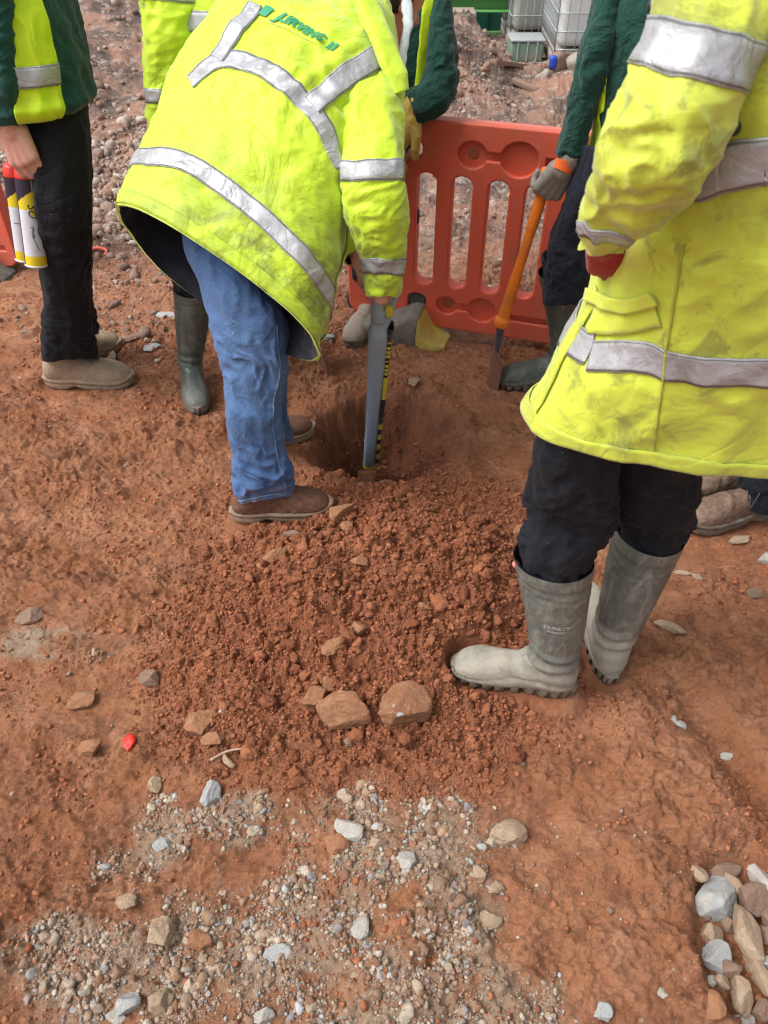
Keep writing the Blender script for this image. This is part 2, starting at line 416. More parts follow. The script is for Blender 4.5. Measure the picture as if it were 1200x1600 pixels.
def leather(name, c1, c2, mud, amt, rough=.7):
    t = NT(name); b = t.mix(t.noise(14, 5, .6), c1, c2)
    zc = t.t.nodes.new('ShaderNodeSeparateXYZ'); t.t.links.new(t.tc.outputs['Object'], zc.inputs[0])
    low = t.math('SUBTRACT', 1.0, t.math('MULTIPLY', zc.outputs[2], 7.0), True)
    f = t.math('MULTIPLY', t.ramp(t.math('ADD', t.noise(18, 7, .7), t.math('MULTIPLY', low, .22)), [(.50, 0.), (.68, 1.)]), amt)
    b = t.mix(f, b, mud)
    n1 = t.bump(t.noise(38, 8, .7), .006, .9); n2_ = t.bump(t.noise(260, 4), .0012, .8, n1)
    b = t.mix(t.math('MULTIPLY', t.ramp(t.noise(70, 8, .8), [(.45, 1.), (.56, 0.)]), .45), b, tuple(q*.45 for q in c1))
    return t.fin(b, rough, n2_, Specular_IOR_Level=.22)
M['tan_boot'] = leather('tan_suede', (.44, .34, .24), (.34, .25, .17), (.30, .20, .13), .6, .9)
M['brown_boot'] = leather('brown_leather', (.165, .075, .048), (.21, .105, .068), (.22, .15, .11), .35)
M['lace_boot'] = leather('muddy_brown_leather', (.13, .075, .052), (.20, .13, .09), (.28, .20, .15), .55)
M['boot_sole'] = leather('pale_rubber_sole', (.34, .28, .20), (.46, .39, .29), (.22, .10, .06), .45)
M['dark_sole'] = leather('dark_rubber_sole', (.05, .045, .04), (.11, .10, .085), (.27, .22, .17), .8)
def welly(name, c1, c2, mud, lo, amt, scratch=.5):
    t = NT(name); b = t.mix(t.noise(10, 6, .6), c1, c2)
    w = t.noise(30, 8, .75, t.mapv((1, 1, .35), (.3, .2, 0)), 1.0)
    b = t.mix(t.math('MULTIPLY', t.ramp(w, [(.50, 0.), (.66, 1.)]), scratch), b, (.36, .34, .29))
    zc = t.t.nodes.new('ShaderNodeSeparateXYZ'); t.t.links.new(t.tc.outputs['Object'], zc.inputs[0])
    low = t.math('SUBTRACT', 1.0, t.math('MULTIPLY', zc.outputs[2], 1.0/lo), True)
    f = t.math('MULTIPLY', t.ramp(t.math('ADD', t.noise(9, 6, .65), t.math('MULTIPLY', low, .55)), [(.55, 0.), (.80, 1.)]), amt)
    b = t.mix(f, b, t.mix(t.noise(25, 6, .7), mud, tuple(c*.6 for c in mud)))
    wet = t.ramp(t.noise(24, 8, .8), [(.60, 0.), (.66, 1.)])
    b = t.mix(t.math('MULTIPLY', wet, .5), b, (.06, .055, .045))
    b = t.mix(t.math('MULTIPLY', t.ramp(t.noise(55, 8, .8), [(.52, 0.), (.60, 1.)]), .14), b, (.30, .27, .22))
    b = t.mix(t.math('MULTIPLY', t.ramp(t.noise(7, 5, .6, dist=1.), [(.50, 0.), (.60, 1.)]), .35), b, tuple(q*1.7 for q in c2))
    n1 = t.bump(t.noise(60, 8, .7), .0028, .8)
    return t.fin(b, t.ramp(f, [(0, .36), (1, .75)]), n1)
M['welly_grey'] = welly('muddy_grey_green_rubber', (.080, .088, .078), (.125, .130, .115), (.40, .36, .29), .17, .9)
M['welly_green'] = welly('dark_green_rubber', (.050, .068, .060), (.075, .092, .082), (.20, .18, .15), .10, .55, .25)
M['welly_pale'] = welly('mud_caked_rubber', (.16, .15, .13), (.22, .20, .17), (.40, .33, .27), .3, .9)
def stone_mat(name, c1, c2, c3, mud=.4, sc=18, spot=None):
    t = NT(name); b = t.mix(t.noise(sc, 6, .65), c1, c2); b = t.mix(t.ramp(t.noise(sc*2.3, 5, .7), [(.5, 0.), (.7, 1.)]), b, c3)
    nz = t.t.nodes.new('ShaderNodeNewGeometry'); sz = t.t.nodes.new('ShaderNodeSeparateXYZ'); t.t.links.new(nz.outputs['Normal'], sz.inputs[0])
    f = t.ramp(t.noise(14, 7, .7), [(.45, 0.), (.65, 1.)])
    b = t.mix(t.math('MULTIPLY', f, mud), b, MUD)
    if spot: b = t.mix(t.ramp(t.noise(26, 3, .5), [(.64, 0.), (.68, 1.)]), b, spot)
    n1 = t.bump(t.noise(42, 8, .75), .009, 1.0); n1 = t.bump(t.noise(260, 4, .7), .0015, .9, n1)
    return t.fin(b, .9, n1)
M['stone_red'] = stone_mat('reddish_sandstone', (.36, .175, .088), (.27, .115, .055), (.43, .24, .14), .5)
M['stone_buff'] = stone_mat('buff_stone', (.42, .31, .21), (.32, .22, .14), (.50, .40, .30), .35)
M['stone_grey'] = stone_mat('pale_grey_limestone', (.42, .43, .42), (.30, .31, .32), (.55, .50, .42), .22)
M['stone_white'] = stone_mat('whitish_stone', (.47, .44, .39), (.38, .36, .33), (.34, .35, .36), .3)
M['stone_brown'] = stone_mat('brown_stone', (.22, .14, .10), (.30, .20, .14), (.16, .10, .08), .4)
M['stone_spot'] = stone_mat('muddy_stone_with_grey_patch', (.30, .135, .065), (.25, .105, .05), (.36, .2, .11), .4, spot=(.42, .44, .42))
def simple(name, c1, c2=None, rough=.5, sc=20, metal=0, dirt=None, damt=.4, bumpd=.0008, **kw):
    t = NT(name); b = t.mix(t.noise(sc, 5, .6), c1, c2 or tuple(x*.8 for x in c1))
    if dirt: b = t.mix(t.math('MULTIPLY', t.ramp(t.noise(sc*.6, 8, .75), [(.48, 0.), (.66, 1.)]), damt), b, dirt)
    return t.fin(b, rough, t.bump(t.noise(sc*6, 5), bumpd, .6), Metallic=metal, **kw)
M['barrier'] = simple('red_orange_barrier_plastic', (.74, .118, .062), (.64, .108, .062), .55, 5, dirt=(.42, .17, .12), damt=.55)
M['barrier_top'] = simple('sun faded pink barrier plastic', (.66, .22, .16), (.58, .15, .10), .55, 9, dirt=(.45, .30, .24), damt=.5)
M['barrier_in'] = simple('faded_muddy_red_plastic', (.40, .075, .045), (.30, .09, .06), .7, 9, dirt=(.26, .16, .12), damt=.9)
M['rubber'] = simple('muddy_black_rubber', (.035, .035, .036), (.07, .065, .06), .75, 12, dirt=(.27, .23, .19), damt=.55)
M['rubber_mud'] = simple('mud_coated_rubber', (.22, .20, .165), (.14, .13, .115), .85, 14, dirt=(.045, .045, .045), damt=.9)
M['foot_yellow'] = simple('yellow_plastic_muddy', (.62, .50, .08), (.52, .42, .08), .7, 22, dirt=(.34, .28, .22), damt=.45)
M['orange'] = simple('orange_fibreglass', (.80, .22, .015), (.70, .16, .012), .42, 14, dirt=(.32, .13, .05), damt=.55)
M['steel'] = simple('rusty_spade_steel', (.15, .07, .045), (.22, .10, .065), .7, 30, dirt=(.20, .09, .05), damt=.7)
M['steel_blue'] = simple('blue_grey_painted_steel', (.05, .06, .11), (.08, .085, .13), .45, 30, dirt=(.25, .15, .10), damt=.5)
M['tool_blue'] = simple('blue_grey_plastic', (.31, .43, .54), (.27, .38, .49), .42, 8, dirt=(.22, .20, .18), damt=.25)
M['tool_dark'] = simple('dark_plastic', (.02, .022, .028), None, .4)
M['tool_yellow'] = simple('yellow_plastic', (.66, .55, .04), (.55, .48, .05), .5, 14)
M['tool_white'] = simple('pale_plastic', (.62, .62, .66), None, .4)
def hazard():
    t = NT('hazard_stripe_label'); w = t.attr('stripe')
    b = t.mix(t.ramp(w, [(.48, 0.), (.52, 1.)]), (.62, .56, .05), (.02, .022, .03))
    b = t.mix(t.math('MULTIPLY', t.ramp(t.noise(30, 8, .7), [(.5, 0.), (.65, 1.)]), .6), b, (.35, .31, .26)); return t.fin(b, .5)
M['hazard'] = hazard()
M['skin'] = None
t = NT('skin'); c = t.mix(t.noise(22, 5), (.56, .29, .22), (.64, .38, .31)); c = t.mix(t.ramp(t.noise(9, 3), [(.45, 0.), (.7, 1.)]), c, (.55, .21, .17))
M['skin'] = t.fin(c, .5, t.bump(t.noise(160, 4), .0008, .6), Subsurface_Weight=.08, Subsurface_Radius=(.01, .004, .002))
M['hair'] = simple('dark_hair', (.02, .016, .014), None, .6)
M['helmet'] = simple('white_hard_hat', (.74, .73, .73), (.66, .65, .66), .3, 5)
M['cord'] = simple('white_cord', (.62, .66, .68), (.45, .49, .52), .8, 60, bumpd=.004)
M['eye'] = simple('eye_white', (.7, .7, .68), None, .2)
M['can_white'] = simple('white_can_print', (.62, .64, .70), None, .35)
M['can_yellow'] = simple('yellow_can_print', (.72, .56, .02), None, .35)
M['can_dark'] = simple('dark_can_print', (.018, .014, .035), None, .35)
M['can_green'] = simple('green_can_print', (.30, .50, .20), None, .35)
M['red_cap'] = simple('red_plastic_cap', (.72, .03, .02), (.60, .03, .02), .35)
M['ink'] = simple('black_marker_ink', (.02, .03, .02), None, .6)
M['logo'] = simple('green_print', (.01, .30, .14), (.008, .24, .11), .6)
M['logo_small'] = simple('faded_rust_print', (.62, .50, .10), (.5, .36, .10), .6)
M['boot_print'] = simple('worn_moulded_lettering', (.50, .50, .47), (.26, .26, .24), .6, 300)
M['boot_badge'] = simple('red_badge', (.55, .08, .06), (.62, .3, .25), .5, 200)
M['ibc'] = simple('white_tank_plastic', (.72, .74, .72), (.64, .66, .63), .4, 4, dirt=(.55, .56, .48), damt=.3)
M['ibc_green'] = simple('green_tinted_tank_plastic', (.13, .22, .17), (.20, .29, .24), .4, 5, dirt=(.45, .48, .42), damt=.5)
M['ibc_clear'] = simple('dull_translucent_tank_plastic', (.34, .35, .29), (.42, .44, .40), .4, 5)
M['galv'] = simple('galvanised_tube', (.42, .45, .46), (.34, .37, .38), .45, 30, metal=.3)
M['blue'] = simple('blue_plastic', (.02, .08, .50), None, .45)
M['cabin'] = simple('dark_green_painted_steel', (.006, .115, .080), (.008, .10, .07), .5, 3)
M['cabin_light'] = simple('light_green_painted_steel', (.12, .38, .10), (.10, .32, .09), .5, 4, dirt=(.3, .33, .25), damt=.3)
M['pale'] = simple('weathered_pale_concrete', (.33, .29, .24), (.25, .215, .18), .8, 10, dirt=(.3, .22, .17), damt=.5)
M['timber'] = simple('muddy_timber', (.26, .175, .13), (.20, .135, .10), .9, 30, dirt=(.24, .14, .10), damt=.6)
M['red_plastic'] = simple('bright_red_plastic', (.75, .02, .015), (.6, .03, .02), .4, 60)
M['twig'] = simple('dry_twig', (.42, .31, .22), (.32, .22, .15), .9, 80)
M['steel_light'] = simple('pale blue steel', (.20, .33, .45), None, .5)
M['blue_cloth'] = cloth('blue_cloth', (.015, .06, .42), (.02, .08, .5))
# ------------------------------------------------------------------ where the feet stand (heel and toe on the ground)
def gxy(px, py): return G(px, py)[:2]
FEET = {
 'bend_near': (gxy(371, 812), gxy(517, 800)), 'bend_far': (gxy(376, 699), gxy(479, 681)),
 'fore_near': (gxy(884, 1097), gxy(706, 1062)), 'fore_far': (gxy(950, 1070), gxy(905, 935)),
 'left_near': (gxy(80, 600), gxy(211, 599)), 'left_far': (gxy(80, 553), gxy(190, 545)),
 'back_near': (gxy(303, 590), gxy(307, 630)), 'back_far': (gxy(395, 585), gxy(405, 622)),
 'mid_left': (gxy(590, 492), gxy(553, 532)), 'mid_right': (gxy(628, 462), gxy(606, 492)),
 'right_near': (gxy(902, 600), gxy(768, 606)), 'right_far': (gxy(990, 560), gxy(880, 552)),
 'hid_near': (gxy(1205, 800), gxy(1068, 826)), 'hid_far': (gxy(1190, 758), gxy(1058, 778)),
}
HOLE = np.array([.0, 2.08]); HEAP = np.array([.0, 1.36])
def shape_h(x, y):
    """large forms of the ground: hole, spoil heap, ruts, mounds behind"""
    x = np.asarray(x, float); y = np.asarray(y, float)
    near = 1-sstep(3.0, 4.2, y)
    h = .020*fbm(x*1.1, y*1.1, 3, 1)*near
    # spoil heap in front of the hole
    ax = (x-HEAP[0]+.10*fbm(x*3, y*3, 2, 5))/.54; ay = (y-HEAP[1]+.06*fbm(x*3+9, y*3, 2, 6))/.47
    r = np.sqrt(ax*ax+ay*ay); h = h+.150*(1-sstep(.0, 1.06, r))*(1+.12*fbm(x*6, y*6, 3, 8))
    # rim left by the spade and the hole itself
    ang = np.arctan2(y-HOLE[1], x-HOLE[0])
    rr = np.sqrt(((x-HOLE[0])/.245)**2+((y-HOLE[1])/.255)**2)*(1+.09*n2(np.cos(ang)*1.3+4, np.sin(ang)*1.3, 9)+.07*fbm(x*13, y*13, 3, 19))
    front = sstep(.25, -.35, (y-HOLE[1]))      # gentler slope on the near side
    h = h+.024*np.exp(-((rr-1.16)/.13)**2)
    wall = 1-sstep(.60-.45*front, .98+.12*front, rr)
    h = h-(.275-.03*n2(x*9, y*9, 12)-.022*cells(x*20, y*24, 17)[0])*wall
    # wheel rut and ledges on the right
    p0 = G(985, 1010)[:2]; p1 = G(1250, 1330)[:2]; d = (p1-p0)/np.linalg.norm(p1-p0)
    s = (x-p0[0])*d[0]+(y-p0[1])*d[1]; q = (x-p0[0])*(-d[1])+(y-p0[1])*d[0]; q = q+.03*n2(s*6, s*0+2, 3)
    L = np.linalg.norm(p1-p0)
    h = h-.045*np.exp(-((q-.03)/.06)**2)*sstep(.05, .25, s)*(1-sstep(L, L+.4, s)) + .020*np.exp(-((q+.09)/.07)**2)*sstep(0, .2, s)
    # pocket of loose stone bottom right
    c = G(1190, 1480)[:2]; rr2 = np.sqrt(((x-c[0])/.145)**2+((y-c[1])/.175)**2)*(1+.15*n2(x*9, y*9, 31))
    h = h-.055*(1-sstep(.75, 1.05, rr2))
    # mounds behind
    b = sstep(3.6, 5.0, y)
    h = h+b*.04*fbm(x*1.2, y*1.2, 4, 20)
    h = h+.62*sstep(4.2, 8.0, y)*sstep(-.3, -2.2, x)*(1-.6*sstep(9, 16, y))
    mx = (x-.50)/np.where(x > .5, .40, 1.1); my = (y-6.5)/.95
    h = h+.34*np.exp(-(mx**2+my**2)**1.2)*(1+.25*fbm(x*2.2, y*2.2, 3, 24))
    h = h+.13*np.exp(-((x-1.28)/.28)**2-((y-5.95)/.28)**2)
    h = h-.10*sstep(6.6, 7.4, y)*sstep(.4, 1.1, x)
    return h
_feet = [(n, a, b) for n, (a, b) in FEET.items()]
FZ = {n: float(shape_h(*((a+b)/2))) for n, a, b in _feet}
# wellington of the foreground man stands on the toe of the heap: keep the soles level
def ground_soft(x, y):
    h = shape_h(x, y); m = np.zeros_like(h)
    for n, a, b in _feet:
        d = b-a; L = np.linalg.norm(d); d = d/L
        s = np.clip((x-a[0])*d[0]+(y-a[1])*d[1], .02, L-.04); q = np.hypot(x-a[0]-s*d[0], y-a[1]-s*d[1])
        w = 1-sstep(.040, .075, q); h = h*(1-w)+(FZ[n])*w; m = np.maximum(m, w)
    return h, m
def heap_mask(x, y):
    ax = (x-HEAP[0]+.10*fbm(x*3, y*3, 2, 5))/.56; ay = (y-HEAP[1]+.02+.06*fbm(x*3+9, y*3, 2, 6))/.50
    r = np.sqrt(ax*ax+ay*ay); return 1-sstep(.66, 1.30, r)
def gravel_mask(x, y):
    m = 0
    for px, py, rx, ry in ((430, 1470, .24, .17), (640, 1330, .17, .12), (600, 1560, .28, .12), (330, 1590, .16, .10), (250, 1340, .10, .10), (60, 1010, .14, .05), (140, 1520, .14, .12), (360, 1290, .12, .06), (700, 1420, .10, .16)):
        c = G(px, py)[:2]; r = np.sqrt(((x-c[0])/rx)**2+((y-c[1])/ry)**2)+.75*fbm(x*7, y*7, 4, 55)
        m = np.maximum(m, 1-sstep(.35, 1.35, r))
    return m
def ground_h(x, y, detail=True):
    x = np.asarray(x, float); y = np.asarray(y, float)
    h, m = ground_soft(x, y)
    if not detail: return h
    hm = heap_mask(x, y); far = sstep(2.6, 4.5, y); keep = 1-.9*m
    pit = np.exp(-(((x-HOLE[0])/.25)**2+((y-HOLE[1])/.28)**2)**2)
    tr = sstep(-.1, .5, fbm(x*1.6, y*1.6, 3, 60))          # trampled smooth versus broken ground
    wx = x+.02*fbm(x*11, y*11, 2, 66); wy = y+.02*fbm(x*11+5, y*11, 2, 67)
    f1, i1 = worley(wx*16, wy*22, 1); f2, i2 = worley(wx*42, wy*46, 2); f3, i3 = worley(x*95, y*95, 3)
    clod1 = np.clip(.75-f1, 0, 1)*(i1 > .35)*i1; clod2 = np.clip(.72-f2, 0, 1)*(i2 > .25)*i2; clod3 = np.clip(.7-f3, 0, 1)*i3
    brk = np.clip(.30+.9*(1-tr)+.5*fbm(x*4, y*4, 2, 70), 0.14, 0.62)
    brk = np.maximum(brk, hm)
    n_mid = fbm(wx*5, wy*7, 4, 61); ridge = 1-2*np.abs(fbm(wx*7, wy*10, 4, 64))
    fine = fbm(x*55, y*62, 4, 62, .6)
    ww = .035*fbm(x*9, y*9, 3, 68); wv_ = .035*fbm(x*9+7, y*9, 3, 69)
    ca, ia = cells((x+ww)*15, (y+wv_)*21, 4); cb_, ib = cells((x+ww*.6)*40, (y+wv_*.6)*52, 5); cc_, ic = cells((x+ww*.3)*92, (y+wv_*.3)*105, 6)
    gate = sstep(-.25, .25, fbm(x*6, y*8, 3, 72))
    prn = fbm(x*2.6+3, y*3.4, 3, 74)
    h = h+keep*(1-hm)*(1-far)*(.008*np.sign(prn)*np.minimum(np.abs(prn)*3, 1)*sstep(0, .12, np.abs(prn)))
    pat = np.maximum(.52+.48*sstep(-.15, .35, fbm(x*2.1+5, y*2.8, 3, 77)), hm); keep = keep*pat
    h = h+keep*(.009*n_mid+.010*ridge+brk*(.022*ca*(ia > .3)+.0135*cb_+.008*clod2)+(.0055*cc_)*(.45+brk)*(.4+.6*gate)+.0040*fine*(.8+1.2*brk))*(1-.25*pit)
    h = h+keep*hm*(.006*clod2+.006*cb_+.004*clod3)
    # boot prints and drag marks pressed in the clay
    st = fbm((x*.8+y*.6)*26, (y*.8-x*.6)*5, 3, 80); h = h+keep*.0028*st*(1-hm)*(1-far)
    # foot of the ground by the soles: clay squeezed up round them
    h = h+.004*np.exp(-((m-.35)/.22)**2)*(m > 0.02)
    h = h+far*(.042*fbm(x*2.0, y*2.4, 3, 90, .5)+.008*cells(x*6, y*6, 7)[0]+.028*np.clip(.6-worley(x*4, y*5, 9)[0], 0, 1))
    return h
def axis(core0, core1, step, g, end0, end1):
    c = np.arange(core0, core1, step); hi = []; v = c[-1]; d = step
    while v < end1: d *= g; v += d; hi.append(v)
    lo = []; v = core0; d = step
    while v > end0: d *= g*1.02; v -= d; lo.append(v)
    return np.concatenate([lo[::-1], c, hi])
GX = axis(-1.30, 1.30, .0048, 1.016, -160, 160); GY = axis(.22, 2.75, .0042, 1.0085, -60, 220)
X, Y = np.meshgrid(GX, GY)
Hh = ground_h(X.ravel(), Y.ravel())
gm = gravel_mask(X.ravel(), Y.ravel()); hm = heap_mask(X.ravel(), Y.ravel())
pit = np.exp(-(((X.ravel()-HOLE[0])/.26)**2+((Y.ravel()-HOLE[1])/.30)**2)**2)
far = sstep(2.5, 4.2, Y.ravel()+.5*fbm(X.ravel()*1.2, Y.ravel()*1.2, 3, 95))
def ground_mat():
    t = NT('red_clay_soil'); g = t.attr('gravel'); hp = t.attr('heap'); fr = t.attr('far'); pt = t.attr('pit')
    big = t.noise(1.7, 5, .6); mid = t.noise(8, 6, .65, dist=.5)
    clay = t.mix(t.ramp(big, [(.35, 0.), (.65, 1.)]), (.34, .127, .053), (.48, .210, .102))
    clay = t.mix(t.ramp(mid, [(.45, 0.), (.75, 1.)]), clay, (.52, .26, .15))
    clay = t.mix(t.math('MULTIPLY', t.ramp(t.noise(13, 8, .75), [(.48, 0.), (.60, 1.)]), .62), clay, (.19, .070, .036))
    clay = t.mix(t.math('MULTIPLY', t.ramp(t.noise(130, 5, .75), [(.42, 1.), (.54, 0.)]), .25), clay, (.20, .075, .038))
    clay = t.mix(t.math('MULTIPLY', t.ramp(t.noise(75, 6, .75), [(.55, 0.), (.66, 1.)]), .3), clay, (.54, .29, .17))
    heap = t.mix(t.noise(40, 6, .7), (.245, .079, .036), (.41, .155, .073))
    clay = t.mix(hp, clay, heap); clay = t.mix(t.math('MULTIPLY', pt, .8), clay, (.145, .042, .022))  # shade inside the hole is painted into the clay as a darker colour
    gr = t.mix(t.noise(45, 6, .7), (.30, .21, .145), (.50, .40, .29)); gr = t.mix(t.ramp(t.noise(9, 4), [(.5, 0.), (.6, 1.)]), gr, (.34, .16, .085))
    clay = t.mix(t.math('MULTIPLY', g, .85), clay, gr)
    bk = t.mix(t.ramp(t.noise(1.3, 6, .7), [(.40, 0.), (.60, 1.)]), (.29, .185, .14), (.37, .195, .13))
    bk = t.mix(t.ramp(t.noise(3.2, 7, .75), [(.44, 0.), (.56, 1.)]), bk, (.125, .085, .070))
    bk = t.mix(t.math('MULTIPLY', t.ramp(t.noise(12, 7, .8), [(.52, 0.), (.60, 1.)]), .7), bk, (.50, .42, .36))
    clay = t.mix(fr, clay, bk)
    sp = t.voro(210); clay = t.mix(t.math('MULTIPLY', t.ramp(sp.outputs['Distance'], [(.10, 1.), (.22, 0.)]), t.math('MULTIPLY', t.ramp(t.noise(5, 4), [(.50, 0.), (.62, 1.)]), .45)), clay, (.46, .34, .24))
    b1 = t.bump(t.noise(85, 8, .78), .013, 1.0); b2 = t.bump(t.noise(420, 4, .7), .0016, .8, b1)
    rough = t.ramp(t.noise(6, 5, .7), [(.40, .62), (.62, .92)])
    return t.fin(clay, rough, b2, Specular_IOR_Level=.35)
M['soil'] = ground_mat()
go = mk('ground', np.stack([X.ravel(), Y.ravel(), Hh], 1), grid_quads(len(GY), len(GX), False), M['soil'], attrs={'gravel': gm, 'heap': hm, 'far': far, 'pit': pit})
tag(go, kind='structure')
del X, Y, Hh

# ------------------------------------------------------------------ loose soil crumbs and gravel
def ico(sub):
    bm = bmesh.new(); bmesh.ops.create_icosphere(bm, subdivisions=sub, radius=1)
    V = np.array([v.co[:] for v in bm.verts]); F = np.array([[v.index for v in f.verts] for f in bm.faces]); bm.free(); return V, F
I1, I2, I3, I4 = ico(1), ico(2), ico(3), ico(5)
def rock_shape(I, seed, facets=9, rough=.05, flat=1.0):
    facets = min(facets, 12)
    V, F = I; r = np.random.RandomState(seed)
    n = r.normal(size=(facets, 3)); n /= np.linalg.norm(n, axis=1)[:, None]; d = r.uniform(.50, .86, facets)
    dots = V@n.T; t = np.where(dots > .05, d/np.maximum(dots, .05), 9); rad = np.minimum(t.min(1), 1.08)
    rad = rad*(1+rough*fbm3(V*2.3+seed, 3, seed % 50))
    return V*rad[:, None]*np.array([1, 1, flat])*1.14, F
def rand_rot(r, n):
    q = r.normal(size=(n, 4)); q /= np.linalg.norm(q, axis=1)[:, None]; w, x, y, z = q.T
    return np.stack([1-2*(y*y+z*z), 2*(x*y-z*w), 2*(x*z+y*w), 2*(x*y+z*w), 1-2*(x*x+z*z), 2*(y*z-x*w), 2*(x*z-y*w), 2*(y*z+x*w), 1-2*(x*x+y*y)], 1).reshape(n, 3, 3)
def scatter(name, xy, size, I, seed, cols, mat, label, cat, sink=.25, facets=6, flat=(.55, 1.0), rough=.22):
    r = np.random.RandomState(seed); n = len(xy); K = 16
    T = [rock_shape(I, seed*100+k, facets+k % 4, rough)[0] for k in range(K)]; F = I[1]; nv = len(I[0])
    T = np.array(T); k = r.randint(0, K, n); S = size[:, None]*np.stack([r.uniform(.8, 1.2, n), r.uniform(.6, 1.0, n), r.uniform(*flat, n)], 1)
    v = T[k]*S[:, None, :]; R = rand_rot(r, n); v = np.einsum('nij,nvj->nvi', R, v)
    zz = ground_h(xy[:, 0], xy[:, 1]); v = v+np.stack([xy[:, 0], xy[:, 1], zz+size*(.5-sink)], 1)[:, None, :]
    f = F[None]+(np.arange(n)*nv)[:, None, None]
    c = np.repeat(cols, nv, 0)*(1+.10*r.uniform(-1, 1, (n*nv, 1)))
    o = mk(name, v.reshape(-1, 3), f.reshape(-1, 3), mat, smooth=False, attrs={'tint': c})
    return tag(o, label, cat, kind='stuff')
def tint_mat(name, rough=.9, sc=120, mudf=0.0):
    t = NT(name); b = t.attr('tint', True); b = t.mix(t.math('MULTIPLY', t.noise(sc, 4, .7), .5), b, t.mix(1.0, b, (.55, .5, .45), 'MULTIPLY'))
    if mudf: b = t.mix(t.math('MULTIPLY', t.ramp(t.noise(38, 6, .7), [(.46, 0.), (.6, 1.)]), mudf), b, (.30, .14, .075))
    return t.fin(b, rough, t.bump(t.noise(sc*2, 6, .75), .004, .9), Specular_IOR_Level=.3)
M['crumb'] = tint_mat('crumbly_red_clay'); M['gravel'] = tint_mat('mixed_gravel', mudf=.5)
def pick(n, box_, dens, seed):
    r = np.random.RandomState(seed); out = []; c = 0
    while c < n:
        x = r.uniform(box_[0], box_[1], n*2); y = r.uniform(box_[2], box_[3], n*2)
        k = r.uniform(0, 1, n*2) < dens(x, y); p = np.stack([x[k], y[k]], 1); out.append(p); c += len(p)
    return np.concatenate(out)[:n]
def clear(x, y):
    _, m = ground_soft(x, y); return 1-(m > .25)
def d_heap(x, y): return clear(x, y)*(heap_mask(x, y)*.9)
def d_all(x, y):
    pitw = np.exp(-(((x-HOLE[0])/.20)**2+((y-HOLE[1]-.03)/.24)**2)**2)
    return clear(x, y)*np.clip(.07+.7*sstep(-.15, .45, fbm(x*3.2, y*3.2, 4, 70)), 0, 1)*(1-.2*pitw)+.5*pitw*clear(x, y)
def clay_cols(n, seed, dark=0.):
    r = np.random.RandomState(seed); a = np.array([.245, .080, .037]); b = np.array([.41, .160, .077]); t = r.uniform(0, 1, (n, 1))
    return (a*(1-t)+b*t)*(1-dark)
def crumb_sizes(n, lo, hi, p, seed):
    r = np.random.RandomState(seed); return lo*(1-r.uniform(0, 1, n)*(1-(lo/hi)**p))**(-1/p)
bx = (-.65, .60, .80, 1.92)
xy = pick(48000, bx, d_heap, 1); scatter('soil_crumbs', xy, crumb_sizes(48000, .0016, .0085, 2.2, 2), I1, 3, clay_cols(48000, 4), M['crumb'], 'loose crumbs of red clay covering the spoil heap', 'soil crumbs')
xy = pick(1500, bx, d_heap, 11); scatter('clay_lumps', xy, crumb_sizes(1500, .006, .024, 2.4, 12), I3, 13, clay_cols(1500, 14, .12), M['crumb'], 'small red clay lumps mixed through the spoil heap', 'clay lumps', sink=.42, rough=.35)
xy = pick(34000, (-1.9, 1.6, .3, 3.4), d_all, 21); scatter('ground_crumbs', xy, crumb_sizes(34000, .0016, .010, 2.2, 22), I1, 23, clay_cols(34000, 24, -.25), M['crumb'], 'crumbs of red clay broken off the trampled ground', 'soil crumbs')
dh = lambda x, y: clear(x, y)*(np.sqrt(((x-HOLE[0])/.20)**2+((y-HOLE[1]+.02)/.24)**2) < 1)*np.clip(.25+sstep(.12, -.12, y-HOLE[1]), 0, 1)
xy = pick(4200, (-.26, .23, 1.80, 2.34), dh, 25); scatter('hole_crumbs', xy, crumb_sizes(4200, .002, .012, 2.2, 26), I2, 27, clay_cols(4200, 28, .15), M['crumb'], 'loose red soil fallen back into the hole', 'soil crumbs', rough=.3)
def stone_cols(n, seed):
    r = np.random.RandomState(seed)
    pal = np.array([[.44, .36, .27], [.40, .28, .19], [.52, .45, .36], [.36, .36, .35], [.45, .46, .45], [.30, .16, .10], [.30, .20, .14], [.54, .50, .44], [.27, .27, .28]])
    w = np.array([4, 4, 2.5, 1.6, 1.4, 3, 4, 1.2, 1]); return pal[r.choice(len(pal), n, p=w/w.sum())]*r.uniform(.8, 1.18, (n, 1))
dg_ = lambda x, y: clear(x, y)*gravel_mask(x, y)*(.12+.88*sstep(-.25, .45, fbm(x*12, y*12, 3, 58)))
bx = (-.75, .55, .25, 1.2)
xy = pick(19000, bx, dg_, 31); scatter('fine_gravel', xy, crumb_sizes(19000, .0015, .0070, 1.9, 32), I1, 33, stone_cols(19000, 34), M['gravel'], 'fine pale gravel pressed into the clay in the foreground', 'gravel', sink=.42, facets=4, rough=.08)
xy = pick(1500, bx, dg_, 41); scatter('coarse_gravel', xy, crumb_sizes(1500, .0042, .013, 2.3, 42), I3, 43, stone_cols(1500, 44), M['gravel'], 'coarser mixed gravel stones in the foreground patch', 'gravel', sink=.5, facets=5, rough=.08)
dsp = lambda x, y: clear(x, y)*np.clip(.12+.8*sstep(.1, .7, fbm(x*2.3, y*2.3, 3, 75)), 0, 1)*(1-.93*heap_mask(x, y))
xy = pick(4500, (-2.2, 1.8, .25, 3.6), dsp, 51); scatter('scattered_grit', xy, crumb_sizes(4500, .0016, .008, 2.4, 52), I1, 53, stone_cols(4500, 54), M['gravel'], 'stray grit scattered over the red clay', 'gravel', sink=.35)
